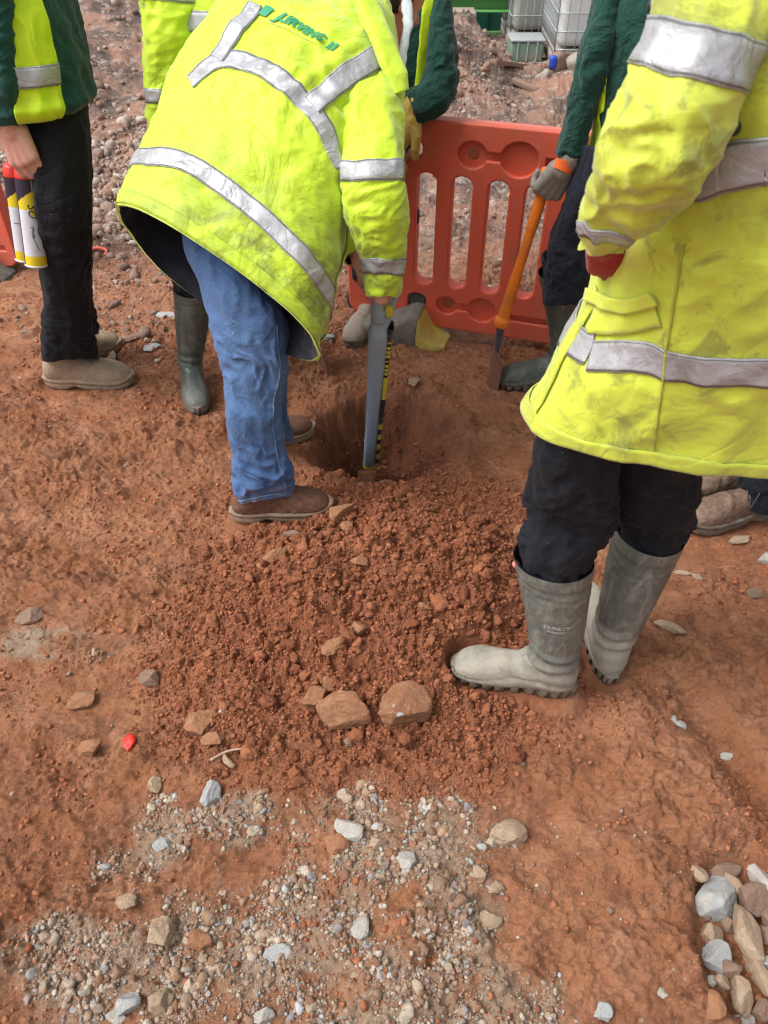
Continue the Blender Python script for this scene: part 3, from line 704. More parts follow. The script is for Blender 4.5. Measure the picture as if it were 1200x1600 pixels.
# rubble ground behind
db = lambda x, y: np.clip(.7*np.exp(-((x+.95)/.3)**2-((y-2.75)/.25)**2)+sstep(2.6, 3.3, y)*(.14+1.1*sstep(0, .45, fbm(x*1.1, y*1.6, 3, 76))), 0, 1)*clear(x, y)
def back_cols(n, seed):
    r = np.random.RandomState(seed); pal = np.array([[.40, .31, .25], [.50, .44, .38], [.28, .20, .16], [.36, .24, .18], [.58, .53, .48], [.24, .19, .17]])
    return pal[r.choice(6, n, p=[.25, .15, .2, .2, .08, .12])]*r.uniform(.75, 1.05, (n, 1))
xy = pick(13000, (-4.5, 3.2, 2.4, 8.8), db, 61); scatter('background_rubble', xy, crumb_sizes(13000, .006, .042, 2.1, 62), I2, 63, back_cols(13000, 64), M['gravel'], 'stony rubble covering the ground and mounds behind the workers', 'rubble', sink=.4)
dl = lambda x, y: np.exp(-((x+1.55)/.75)**2-((y-4.35)/.65)**2)
xy = pick(2600, (-3.2, .2, 3.2, 5.8), dl, 65); scatter('stony_bank', xy, crumb_sizes(2600, .010, .040, 2.0, 66), I2, 67, back_cols(2600, 68)*1.15, M['gravel'], 'bank of grey stones behind the man with spray cans', 'rubble', sink=.3)

# ------------------------------------------------------------------ single rocks one can point at
def on_ground(px, py, zoff=0.0):
    p = G(px, py)
    for _ in range(6): p = G(px, py, float(ground_h(p[0:1], p[1:2])[0])+zoff)
    return p
RK = []
def rock(px, py, rpx, mat, label, seed, asp=(1, .8, .6), yaw=0., tilt=0., name='rock', cat='rock', group=None, sink=.3, facets=9, rough=.07, lift=0.0, I=None):
    sink = max(sink, .34) if name == 'rock' and rpx < 38 else sink
    p = on_ground(px, py); z = np.linalg.norm(p-np.array([0, 0, CAM_H])); s = rpx/FPX*z*.90
    V, F = rock_shape(I or I4, seed, facets, rough)
    V = V*np.array(asp)*s
    c, q = math.cos(tilt), math.sin(tilt); V = V@np.array([[c, 0, q], [0, 1, 0], [-q, 0, c]]).T
    c, q = math.cos(yaw), math.sin(yaw); V = V@np.array([[c, -q, 0], [q, c, 0], [0, 0, 1]]).T
    hz = -V[:, 2].min(); V = V+np.array([p[0], p[1], p[2]+hz*(1-sink)*1.0-hz*.15+lift])
    o = mk(name, V, F, mat); return tag(o, label, cat, group)
sr, sb, sg, sw, sn = M['stone_red'], M['stone_buff'], M['stone_grey'], M['stone_white'], M['stone_brown']
rock(541, 1124, 46, sr, 'wedge shaped reddish sandstone rock at the foot of the spoil heap', 3, (1, .62, .62), .15, -.15, facets=6, sink=.12)
rock(631, 1118, 41, M['stone_spot'], 'rounded muddy rock with a small grey patch at the foot of the spoil heap', 5, (.95, .88, .85), .5, facets=8, sink=.1)
rock(492, 1094, 21, sr, 'small red rock just behind the wedge shaped sandstone', 7, (1, .8, .6))
rock(512, 1072, 14, sr, 'little red clod above the wedge shaped sandstone', 8, (1, .8, .8))
rock(547, 1158, 13, sn, 'small brown stone just below the wedge shaped sandstone', 9, (1, .8, .7))
rock(424, 882, 30, sr, 'long narrow red clod left of the heap below the brown boot', 11, (1, .42, .45), .75, facets=7)
rock(566, 878, 17, sr, 'pale red clod near the top of the spoil heap', 12, (1, .7, .5), .1)
rock(537, 806, 27, sr, 'orange red clod against the toe of the brown boot', 14, (1, .6, .6), .7, facets=8)
rock(543, 827, 14, sr, 'small orange clod just below the one at the boot toe', 15)
rock(457, 838, 13, sn, 'dark stone chip under the sole of the brown boot', 16, (1, .7, .6))
rock(574, 748, 21, sr, 'cracked clay lump on the floor of the hole', 17, (1, .7, .5), .3)
rock(604, 762, 16, sr, 'small clay lump at the near edge of the hole', 18, (1, .8, .6))
rock(822, 838, 22, M['stone_red'], 'orange red clod beside the black trouser leg', 19, (1, .9, .7), .4)
rock(652, 972, 14, sr, 'flat pale clod in the middle of the spoil heap', 20, (1, .6, .4), .1)
rock(662, 948, 12, sr, 'thin red chip on the upper part of the heap', 22, (1, .5, .35), -.2)
rock(560, 985, 16, sr, 'blocky red clod near the centre of the spoil heap', 23, (1, .8, .6), .5)
rock(520, 1010, 20, sr, 'large blocky clod lower on the spoil heap', 24, (1, .7, .5), 1.0)
rock(318, 1134, 24, sr, 'flat orange red slab of clay on the left of the heap', 25, (1, .8, .5), .2, facets=7)
rock(335, 1158, 17, sr, 'smaller red lump below the flat clay slab', 26, (1, .7, .5), .1)
rock(235, 1065, 17, sn, 'dull brown clod at the left edge of the heap', 27, (1, .8, .6))
rock(142, 1172, 20, sr, 'dark red clod left of the red plastic scrap', 28, (1, .7, .5), .3)
rock(128, 1096, 26, sr, 'long flat clod at the far left of the foreground', 29, (1, .5, .3), .35)
rock(45, 965, 19, sn, 'brown clod near the left edge of the picture', 30, (1, .7, .4), .1)
rock(792, 1308, 26, sb, 'flat topped tan stone alone on the clay below the wellington', 31, (1, .75, .5), .3, facets=6)
rock(550, 1297, 24, sw, 'oval whitish stone at the top of the gravel patch', 32, (1, .65, .5), -.4, facets=8)
rock(524, 1322, 20, sr, 'orange brown lump left below the oval whitish stone', 33, (1, .9, .6))
rock(590, 1318, 12, sb, 'small round buff stone right of the oval whitish stone', 34)
rock(637, 1350, 18, sw, 'pale angular stone standing at the right of the gravel patch', 35, (.7, 1, .7), .3, facets=7)
rock(434, 1492, 18, sg, 'pale blue grey flat stone in the lower gravel', 36, (1, .7, .4), .3, facets=6)
rock(563, 1450, 15, sw, 'smooth whitish pebble in the lower gravel', 37, (.9, 1, .8), .1, facets=14)
rock(253, 1462, 23, sb, 'round reddish brown cobble in the lower left gravel', 38, (1, .95, .8), .2, facets=12)
rock(316, 1470, 21, sr, 'half buried reddish cobble next to the round brown one', 39, (1, .8, .6), .3, facets=10, sink=.45)
rock(255, 1322, 13, sg, 'small pale blue flat stone above the lower left gravel', 40, (1, .7, .45), .1, facets=6)
rock(329, 1243, 18, sg, 'bluish grey stone below the dry twig', 41, (.8, 1, .7), .1)
rock(243, 1230, 13, sb, 'small tan stone left of the dry twig', 42, (.8, 1, .7))
rock(355, 1190, 15, sb, 'ribbed pinkish stone fragment under the dry twig', 43, (1, .4, .4), -.7)
rock(200, 1411, 14, sb, 'pale stone in the left part of the gravel', 44, (1, .8, .6))
rock(250, 1572, 19, sb, 'buff stone on the bottom edge left of centre', 45, (1, .9, .7))
rock(208, 1570, 19, sg, 'bluish white stone on the bottom edge', 46, (1, .8, .7), .5)
rock(180, 1588, 14, sw, 'white stone at the very bottom left of centre', 47)
rock(411, 1592, 15, sw, 'whitish stone at the bottom centre', 48)
rock(686, 1383, 13, sn, 'brown pebble on the right of the gravel patch', 49)
rock(763, 1437, 18, sb, 'half buried buff stone right of the gravel patch', 50, (1, .8, .5), sink=.5)
rock(748, 1366, 14, sb, 'tan stone between the gravel patch and the lone flat stone', 51, (1, .7, .6))
rock(775, 1390, 14, sb, 'pale tan chip right of the gravel patch', 52, (1, .7, .5), .3)
rock(1036, 1556, 11, sw, 'small round cream pebble left of the stone pocket', 53, facets=14)
rock(940, 1585, 14, sg, 'blue grey stone at the bottom right edge of the clay', 54, (1, .8, .7), .5)
rock(1060, 1131, 13, sg, 'thin grey chip on the clay right of the wellingtons', 55, (1, .4, .4), -.9)
rock(810, 1191, 11, sg, 'thin dark grey chip below the near wellington', 56, (1, .4, .3), -.1)
rock(1134, 1182, 10, sw, 'tiny white chip in the rut', 57, (1, .7, .5))
rock(1045, 985, 21, sb, 'pale broken shard on the clay right of the wellingtons', 58, (1, .45, .4), -.5)
rock(1065, 897, 18, sb, 'long thin pale shard behind the wellingtons', 59, (1, .25, .25), -.25)
rock(1090, 903, 10, sb, 'short pale chip beside the long thin shard', 60, (1, .6, .4))
rock(1196, 878, 15, sw, 'whitish stone at the right edge behind the wellingtons', 61)
rock(1180, 930, 15, sn, 'brown stone at the right edge behind the wellingtons', 62, (1, .6, .4))
rock(1155, 845, 20, sb, 'flat muddy stone beside the laced boot', 63, (1, .4, .3), .1)
rock(510, 530, 12, sg, 'small grey stone behind the hem of the bending man', 64)
rock(645, 600, 12, sb, 'pale stone in front of the barrier foot', 65)
rock(237, 548, 16, sg, 'grey stone between the beige boots and the dark wellington', 66, (1, .7, .5))
rock(205, 531, 18, sn, 'flat brown grey slab in front of the beige boots', 67, (1, .5, .3), .5)
rock(262, 494, 15, sg, 'flat pale stone left of the dark wellington', 68, (1, .6, .3))
# pocket of loose stone at the bottom right corner
pk = 'loose stones in the pocket at the bottom right corner'
for i, (px, py, r, m, asp, yaw, lb) in enumerate([
 (1116, 1412, 42, sg, (1, .95, .7), .2, 'largest pale grey stone in the pocket at the bottom right corner'),
 (1172, 1408, 32, sn, (1, .85, .8), -.3, 'olive brown blocky stone right of the largest pale grey one'),
 (1189, 1384, 30, sw, (.6, 1, .7), .3, 'upright white shard at the right edge above the brown blocky stone'),
 (1135, 1382, 24, sb, (1, .5, .6), -.7, 'slanted pink buff stone tucked behind the largest pale grey one'),
 (1125, 1360, 30, sn, (1, .55, .5), .1, 'muddy brown stone at the top of the stone pocket'),
 (1088, 1370, 16, sb, (1, .8, .7), -.4, 'small buff stone at the top left of the stone pocket'),
 (1107, 1463, 22, sb, (.9, 1, .8), .1, 'cream stone just below the largest pale grey one'),
 (1118, 1502, 29, sg, (1, .9, .7), .4, 'grey and white banded stone midway down the stone pocket'),
 (1165, 1475, 36, sb, (.62, 1.35, .7), .25, 'long fractured straw coloured stone in the stone pocket'),
 (1190, 1530, 30, sb, (.5, 1.2, .6), .4, 'lower splinter of straw coloured stone at the right edge'),
 (1155, 1556, 24, sb, (.85, 1.2, .8), -.1, 'knobbly cream stone low in the stone pocket'),
 (1110, 1536, 10, sw, (1, .9, .8), 0, 'smallest white pebble in the stone pocket'),
 (1127, 1537, 14, sb, (1, .9, .8), .5, 'small tan pebble right of the smallest white one'),
 (1196, 1462, 16, sn, (1, 1, .8), 0, 'dark reddish stone at the right edge of the stone pocket'),
 (1195, 1505, 16, sg, (1, 1, .8), .3, 'pale grey stone at the right edge beside the fractured one'),
 (1200, 1440, 20, sn, (1, .8, .8), .9, 'brown grey stone at the right edge under the white shard'),
 (1140, 1445, 15, sn, (1, .9, .8), .4, 'dark brown stone in the gap below the largest pale grey one'),
 (1137, 1515, 17, sn, (1, .9, .8), .2, 'brown stone between the banded and the fractured stone'),
 (1190, 1582, 22, sn, (1, .8, .7), .2, 'grey brown stone in the bottom right corner'),
 (1115, 1578, 22, sr, (1, 1, .6), .2, 'clay coated stone at the bottom of the stone pocket'),
 (1160, 1598, 16, sw, (1, .7, .6), .2, 'white stone on the bottom edge of the stone pocket'),
 (1100, 1425, 14, sn, (1, 1, .8), .2, 'dark stone hidden left under the largest pale grey one')]):
    rock(px, py, r*.80, m, lb, 200+i*3, asp, yaw, cat='stone', name='stone', group=pk, sink=.15, facets=10, rough=.05)
# red plastic scrap, twig, orange cable end
p = on_ground(202, 1164); V, F = rock_shape(I3, 77, 6, .1)
tag(mk('plastic_scrap', V*np.array([.013, .021, .007])+p+np.array([0, 0, .006]), F, M['red_plastic']), 'small bright red plastic scrap lying on the clay at lower left', 'plastic scrap')
a, b, c = on_ground(330, 1192), on_ground(358, 1180), on_ground(388, 1174)
V, F = tube([a+[0, 0, .012], b+[0, 0, .018], c+[0, 0, .014]], [.0035, .003, .0015], 7)
tag(mk('twig', V, F, M['twig']), 'thin pale dry twig above the gravel patch', 'twig')
a, b, c, d = on_ground(138, 398), on_ground(155, 397), on_ground(168, 399), on_ground(165, 404)
V, F = tube([a+[0, 0, .02], b+[0, 0, .03], c+[0, 0, .025], d+[0, 0, .015]], .007, 7)
tag(mk('cable', V, F, M['barrier']), 'short loop of red cable on the ground behind the man with spray cans', 'cable')
# ------------------------------------------------------------------ clothing and body builders
LAST = {}
def strip(L, path, width, off=.003, thick=.002, step=.012, nw=5):
    """a tape of real width sewn along a path of (u, theta) points"""
    path = np.array(path, float); pts = []
    for a, b in zip(path[:-1], path[1:]):
        d = np.linalg.norm(np.diff(L.ev([a[0], b[0]], [a[1], b[1]], disp=False), axis=0)); n = max(3, int(abs(d)/step), int(abs(a[1]-b[1])/.08))
        t = np.linspace(0, 1, n, endpoint=False)[:, None]; pts.append(a+(b-a)*t)
    pts.append(path[-1:]); pts = np.concatenate(pts); n = len(pts)
    e = .004
    p0 = L.ev(pts[:, 0], pts[:, 1], disp=False)
    du = (L.ev(np.clip(pts[:, 0]+e, 0, 1), pts[:, 1], disp=False)-L.ev(np.clip(pts[:, 0]-e, 0, 1), pts[:, 1], disp=False))/(2*e)
    dt = (L.ev(pts[:, 0], pts[:, 1]+e, disp=False)-L.ev(pts[:, 0], pts[:, 1]-e, disp=False))/(2*e)
    su = np.linalg.norm(du, axis=1); st = np.linalg.norm(dt, axis=1)
    tang = np.gradient(pts, axis=0); m = np.stack([tang[:, 0]*su, tang[:, 1]*st], 1); m /= (np.linalg.norm(m, axis=1)[:, None]+1e-9)
    perp = np.stack([-m[:, 1], m[:, 0]], 1)
    w = np.linspace(-.5, .5, nw)*width
    U = np.clip(pts[:, 0][:, None]+perp[:, 0][:, None]*w/su[:, None], 0, 1); T = pts[:, 1][:, None]+perp[:, 1][:, None]*w/st[:, None]
    ed = np.abs(np.linspace(-1, 1, nw)); LAST['edge'] = np.tile(ed, 2*n)
    return L.patch(U, T, off, thick)
def mk_tape(V, F, parent):
    return mk('reflective_band', V, F, M['reflect'], parent, attrs={'edge': LAST['edge'] if len(LAST['edge']) == len(V) else np.zeros(len(V))})
def text_on(L, txt, size, u0, t0, du_sign=1, dt_sign=-1, off=.004, rot=0., shear=0., bold=.0, raw=None, ex=None):
    """lay flat lettering on the cloth: solve each point back to (u, theta) so letters keep their shape"""
    V, F = raw if raw else text_mesh(txt, size, shear, bold)
    e = .006
    du = (L.ev([u0+e], [t0], disp=False)-L.ev([u0-e], [t0], disp=False))[0]/(2*e); dt = (L.ev([u0], [t0+e], disp=False)-L.ev([u0], [t0-e], disp=False))[0]/(2*e)
    X_ = nrm(ex) if ex is not None else nrm(dt*dt_sign)
    N_ = nrm(np.cross(du, dt)); X_ = nrm(X_-N_*np.dot(X_, N_)); Y_ = np.cross(N_, X_); Y_ = Y_ if np.dot(Y_, du*du_sign) > 0 else -Y_
    c, s = math.cos(rot), math.sin(rot); x = V[:, 0]*c-V[:, 1]*s; y = V[:, 0]*s+V[:, 1]*c
    D = x[:, None]*X_+y[:, None]*Y_; J = np.stack([du, dt], 1); q_ = np.linalg.lstsq(J, D.T, rcond=None)[0]
    return L.ev(u0+q_[0], t0+q_[1], off), F
def garment(name, L, mat, parent, nu, nv, lining=None, u_lin=.5, dirt=None, caps=(False, True), closed_hem=True, fade=None):
    V, F = L.grid(nu, nv, caps=caps)
    at = {}
    k = nu*nv; U = np.repeat(np.linspace(0, 1, nu), nv); T = np.tile(np.linspace(0, 2*np.pi, nv, endpoint=False), nu)
    ext = len(V)-k; U = np.concatenate([U, np.ones(ext)]); T = np.concatenate([T, np.zeros(ext)])
    if dirt is not None: at['dirt'] = dirt(U, T, V)
    if fade is not None: at['fade'] = fade(U, T, V)
    o = mk(name, V, F, mat, parent, attrs=at)
    if lining is not None:
        V2, F2 = L.grid(max(12, int(nu*u_lin)), nv, 0.0, u_lin, off=-.007, caps=(False, True)); F2 = [f[:, ::-1] for f in F2]
        # turned-in edge between shell and lining
        e0 = L.grid(2, nv, 0, .01)[0][:nv]; e1 = V2[:nv]
        j = np.arange(nv); q = np.stack([j, nv+j, nv+(j+1) % nv, (j+1) % nv], 1)
        mk('lining', V2, F2, lining, parent)
        mk('hem_edge', np.concatenate([e0, e1]), q, mat, parent)
    return o
def boot_loft(kind):
    Z = .0
    if kind == 'welly':
        r = [((.080, 0, .425), .076, .088), ((.077, 0, .395), .075, .086), ((.069, 0, .32), .070, .080), ((.060, 0, .23), .061, .070), ((.056, 0, .15), .052, .062), ((.058, 0, .115), .048, .062)]
        tip = .086
    else:
        r = [((.064, 0, .165), .044, .050), ((.062, 0, .14), .044, .052), ((.060, 0, .118), .045, .056)]
        tip = .088
    rings = [(np.array(c), np.array([0, a, 0]), np.array([b, 0, 0]), 2.0) for c, a, b in r]
    def seg(back, front, a, n=2.3):
        back = np.array([back[0], 0, back[1]]); front = np.array([front[0], 0, front[1]])
        return ((back+front)/2, np.array([0, a, 0]), (front-back)/2, n)
    rings += [seg((-.010, .055), (.120, .122), .046), seg((.010, .020), (.150, .104), .042), seg((.070, .014), (.188, .098 if kind == 'welly' else .106), .040, 2.5), seg((.130, .012), (.226, (.092 if kind == 'welly' else .096)), .046, 2.6),
              seg((.185, .012), (.252, tip), .049, 2.6), seg((.235, .012), (.276, tip*.88), .046, 2.5), seg((.262, .013), (.294, tip*.70), .038, 2.3), seg((.285, .014), (.301, tip*.50), .028, 2.1), seg((.296, .016), (.303, tip*.44), .018, 2.0)]
    return rings
def sole_outline(n=96, grow=0.0):
    """foot outline, x from heel 0 to toe .30"""
    t = np.linspace(0, 2*np.pi, n, endpoint=False)
    x = .146-.158*np.cos(t); s = np.sin(t)
    w = np.interp(x, [-.012, .02, .06, .11, .16, .215, .26, .285, .297, .304], [.020, .036, .039, .036, .042, .050, .047, .039, .028, .014])
    y = np.sign(s)*w*np.abs(s)**.30
    P_ = np.stack([x, y], 1); c = np.array([.146, 0]); d = P_-c; d /= np.linalg.norm(d, axis=1)[:, None]
    return P_+d*grow
def make_boot(parent, key, style, mat, sole_mat, lean=(0, 0), length=None, side=1, zoff=0.0, laces=False, name=None, sole_label=None, pitch=0.0):
    a, b = FEET[key]; d = b-a; L = np.linalg.norm(d); d /= L; sc = (length or L)/.302
    kind = 'welly' if style == 'welly' else 'shoe'
    fw = np.array([d[0], d[1], 0]); lf = np.array([-d[1], d[0], 0]); base = np.array([a[0], a[1], FZ[key]+zoff])
    def w(V):
        V = np.array(V, float).copy(); k = np.clip(V[:, 2]-.10, 0, None)
        cy = V[:, 0]*0; V[:, 1] = V[:, 1]+side*.010*np.clip((V[:, 0]-.12)/.18, 0, 1)
        if pitch:
            cp, sp = math.cos(pitch), math.sin(pitch); x0 = .25; V[:, 0], V[:, 2] = x0+(V[:, 0]-x0)*cp+V[:, 2]*sp, -(V[:, 0]-x0)*sp+V[:, 2]*cp
        W = base+sc*(V[:, :1]*fw+V[:, 1:2]*lf+V[:, 2:3]*np.array([0, 0, 1])); W[:, 0] += k*lean[0]; W[:, 1] += k*lean[1]; return W
    sh = hash_(key)
    def disp(u, th, p):
        z = p[:, 2]; x = p[:, 0]; q = p+sh
        v = .0012*fbm3(q*30, 3, 2)
        if kind == 'welly':
            v = v+.0028*sstep(.389, .391, z)*(x < .2)            # rim band
            v = v+.0022*np.exp(-((z-.372-.10*(x-.07))/.0035)**2)+.0012*np.exp(-((z-.350-.10*(x-.07))/.003)**2)
            v = v+.0035*np.exp(-((z-.135)/.055)**2)*np.sin(z*150+n3(q*12, 3)*3+2*np.cos(th))*(x < .16)
            v = v+.0026*np.exp(-((x-.125-.45*(z-.11))/.004)**2)*(z < .16)*(np.abs(p[:, 1]) > .012)   # instep seam
            v = v+.0022*sstep(.034, .036, .055-np.abs(z-.0)*0+0*z-.02)*0
            hh = .048+.012*np.sin(np.clip((x-.02)*18, -1.5, 4.5)); v = v+.0034*(1-sstep(hh-.0010, hh+.0010, z))+.0016*np.exp(-((z-hh-.012)/.0016)**2)*(x > .1)   # foxing edge
        else:
            v = v+.0016*np.exp(-((x-.20)/.004)**2)*0+.0018*np.sin(x*170+3*n3(q*14, 1))*np.exp(-((x-.175)/.03)**2)*(z > .05)
            v = v+.0014*np.exp(-((x-.085-.15*z)/.0025)**2)*(z > .03)
        return v
    Lf = Loft(boot_loft(kind), disp)
    V, F = Lf.grid(120, 72, caps=(False, True))
    o = mk(name or ('wellington_boot' if kind == 'welly' else 'boot'), w(V), F, mat, parent)
    if kind == 'welly':
        V2, F2 = Lf.grid(20, 72, 0, .25, off=-.004); mk('boot_lining', w(V2), [f[:, ::-1] for f in F2], M['tool_dark'], o_child(o, parent))
    # sole
    lay = ([(0, -.002), (.005, .002), (.016, .004), (.026, .0055), (.036, .005), (.040, .001)] if kind == 'welly' else [(0, -.001), (.004, .003), (.020, .0060), (.026, .0035), (.028, .0080), (.040, .0090), (.042, .003)])
    n = 180; vs = []
    for i, (z, g) in enumerate(lay):
        ol = sole_outline(n, g); zz = np.full(n, z)
        if kind == 'welly' and i < 4:
            t = np.arange(n); lug = (np.sin(t*2*np.pi/n*26) > -.1).astype(float); cc = np.array([.146, 0])
            ol = ol-(ol-cc)/np.linalg.norm(ol-cc, axis=1)[:, None]*(.009*(1-lug)[:, None]); zz = zz+(1-lug)*.014*(i < 3)
        if kind != 'welly' and i < 2: zz = zz+.013*np.exp(-((ol[:, 0]-.095)/.022)**2)
        zz = zz+.012*np.clip((ol[:, 0]-.24)/.06, 0, 1)**2
        vs.append(np.stack([ol[:, 0], ol[:, 1], zz], 1))
    V = np.concatenate(vs+[np.array([[.146, 0, 0]]), np.array([[.146, 0, lay[-1][0]]])]); k = len(lay)*n; j = np.arange(n)
    F = [grid_quads(len(lay), n, True), np.concatenate([np.stack([np.full(n, k), (j+1) % n, j], 1), np.stack([np.full(n, k+1), k-n+j, k-n+(j+1) % n], 1)])]
    s = mk('sole', w(V), F, sole_mat, o_child(o, parent)); 
    if sole_label: s['label'] = sole_label
    if laces:
        parts = []
        for i in range(4):
            x = .105+.019*i; z = .128-.020*i+.004
            parts.append(tube([(x, -.030, z-.012), (x+.006, 0, z+.006), (x+.012, .030, z-.014)], .0026, 6)); parts.append(tube([(x+.012, -.030, z-.016), (x+.006, 0, z+.007), (x, .030, z-.012)], .0026, 6))
        parts.append(tube([(.112, 0, .136), (.10, .03, .150), (.125, .045, .125), (.150, .058, .085)], .0024, 6)); parts.append(tube([(.112, 0, .136), (.12, -.025, .152), (.15, -.04, .12), (.165, -.056, .075)], .0024, 6))
        V, F = join(parts); mk('laces', w(V), F, M['tool_dark'], o_child(o, parent))
    return o, Lf, w
def hash_(s): return (sum(ord(c)*(i+3) for i, c in enumerate(s)) % 97)*.37
def o_child(o, parent):
    """parts of a part: same base as their parent"""
    BASE[o.name] = BASE[parent.name]; return o
def in_boot(key, lean=(0, 0), length=None, hs=(.475, .435, .37, .30), rs=(.083, .074, .062, .052)):
    a, b = FEET[key]; d = b-a; L = np.linalg.norm(d); d /= L; sc = (length or L)/.302; out = []
    for h, r in zip(hs, rs):
        c = a+d*.075*sc; k = h-.10; out.append((np.array([c[0]+k*lean[0], c[1]+k*lean[1], FZ[key]+h*sc]), np.array([r*sc, 0, 0]), np.array([0, -r*sc, 0]), 2.0))
    return out
def leg(name, rings, mat, parent, amp=.006, seed=0, nu=110, nv=72, bunch=(.9, .12), dirt=None, fade=None, knee=None):
    L = Loft(rings)
    d = nrm(L.C[-1]-L.C[0]); side = nrm(L.A[0])
    def disp(u, th, p):
        f = (1-sstep(.95, 1.0, u)*.7)*folds(p, nrm(side+.3*d), .12, .034, amp*1.15, seed)*(.35+1.0*np.exp(-((u-bunch[0])/bunch[1])**2)+(.9*np.exp(-((u-knee)/.10)**2) if knee else 0))
        g = folds(p, d, .25, .055, amp*.8, seed+5)
        return f+g+amp*.8*fbm3(p*9, 2, seed+9)
    L.disp = disp
    V, F = L.grid(nu, nv, caps=(True, False)); at = {}
    U = np.concatenate([np.repeat(np.linspace(0, 1, nu), nv), [0]]); T = np.concatenate([np.tile(np.linspace(0, 2*np.pi, nv, endpoint=False), nu), [0]])
    if dirt: at['dirt'] = dirt(U, T, V)
    if fade: at['fade'] = fade(U, T, V)
    return L, (V, F), at
def head_caps(c, f, up, s=1.0):
    c = np.array(c, float); f = nrm(f); up = nrm(np.array(up)-f*np.dot(up, f)); r = np.cross(f, up)
    q = lambda a, b, d: c+s*(f*a+r*b+up*d)
    K = [(q(-.02, 0, .025), q(.022, 0, .03), .083*s, .078*s), (q(.02, 0, -.01), q(.035, 0, -.045), .066*s, .052*s), (q(.04, 0, -.07), q(.058, 0, -.085), .038*s, .026*s),
         (q(.078, 0, .012), q(.100, 0, -.022), .012*s, .014*s), (q(.070, -.018, -.052), q(.070, .018, -.052), .015*s, .015*s), (q(.062, -.035, .022), q(.062, .035, .022), .022*s, .022*s)]
    for e in (-1, 1):
        K += [(q(-.008, e*.078, .015), q(-.012, e*.086, .010), .016*s, .013*s), (q(-.004, e*.080, -.012), q(-.004, e*.083, -.018), .012*s, .010*s), (q(.05, e*.036, -.018), q(.048, e*.040, -.03), .026*s, .022*s)]
    return K, q
def hand_caps(w, f, pn, side, curl=(.5, .55, .6, .6), s=1.0, thumb=.6, fat=1.0):
    w = np.array(w, float); f = nrm(f); pn = nrm(np.array(pn)-f*np.dot(pn, f)); t = np.cross(f, pn)*side
    K = [(w-f*.03*s, w+f*.02*s, .027*s, .026*s)]
    kn = [(.094, .031, .0), (.098, .010, .0), (.094, -.011, .001), (.086, -.030, .003)]
    LN = [(.042, .026, .021), (.047, .029, .022), (.043, .027, .021), (.034, .021, .018)]
    for i, (a, b, d) in enumerate(kn):
        k0 = w+s*(f*.02+t*b*.65); k1 = w+s*(f*a+t*b+pn*d)
        K.append((k0, k1, .0185*s, .0135*s)); p = k1; ang = 0; r = (.0098, .0092, .0084, .0076)
        sc = [1, 1, 1, .88][i]; dirx = f
        for j, l in enumerate(LN[i]):
            ang += curl[i]*(1.0, 1.15, .8)[j]; dirx = f*math.cos(ang)+pn*math.sin(ang)+t*(.10-.06*i)*math.cos(ang)*.6
            p2 = p+nrm(dirx)*l*s; K.append((p, p2, r[j]*s*sc, r[j+1]*s*sc)); p = p2
    b0 = w+s*(f*.022+t*.022+pn*.006); b1 = w+s*(f*.055+t*.050+pn*.020); dv = nrm(f*.85+t*(.45-.5*thumb)+pn*.75*thumb); b2 = b1+dv*.034*s; dv2 = nrm(dv+pn*.5*thumb-t*.35*thumb); b3 = b2+dv2*.028*s
    K += [(b0, b1, .019*s, .0135*s), (b1, b2, .0125*s, .0108*s), (b2, b3, .0105*s, .0085*s)]
    return [(a_, b_, r1*fat, r2*fat) for a_, b_, r1, r2 in K]
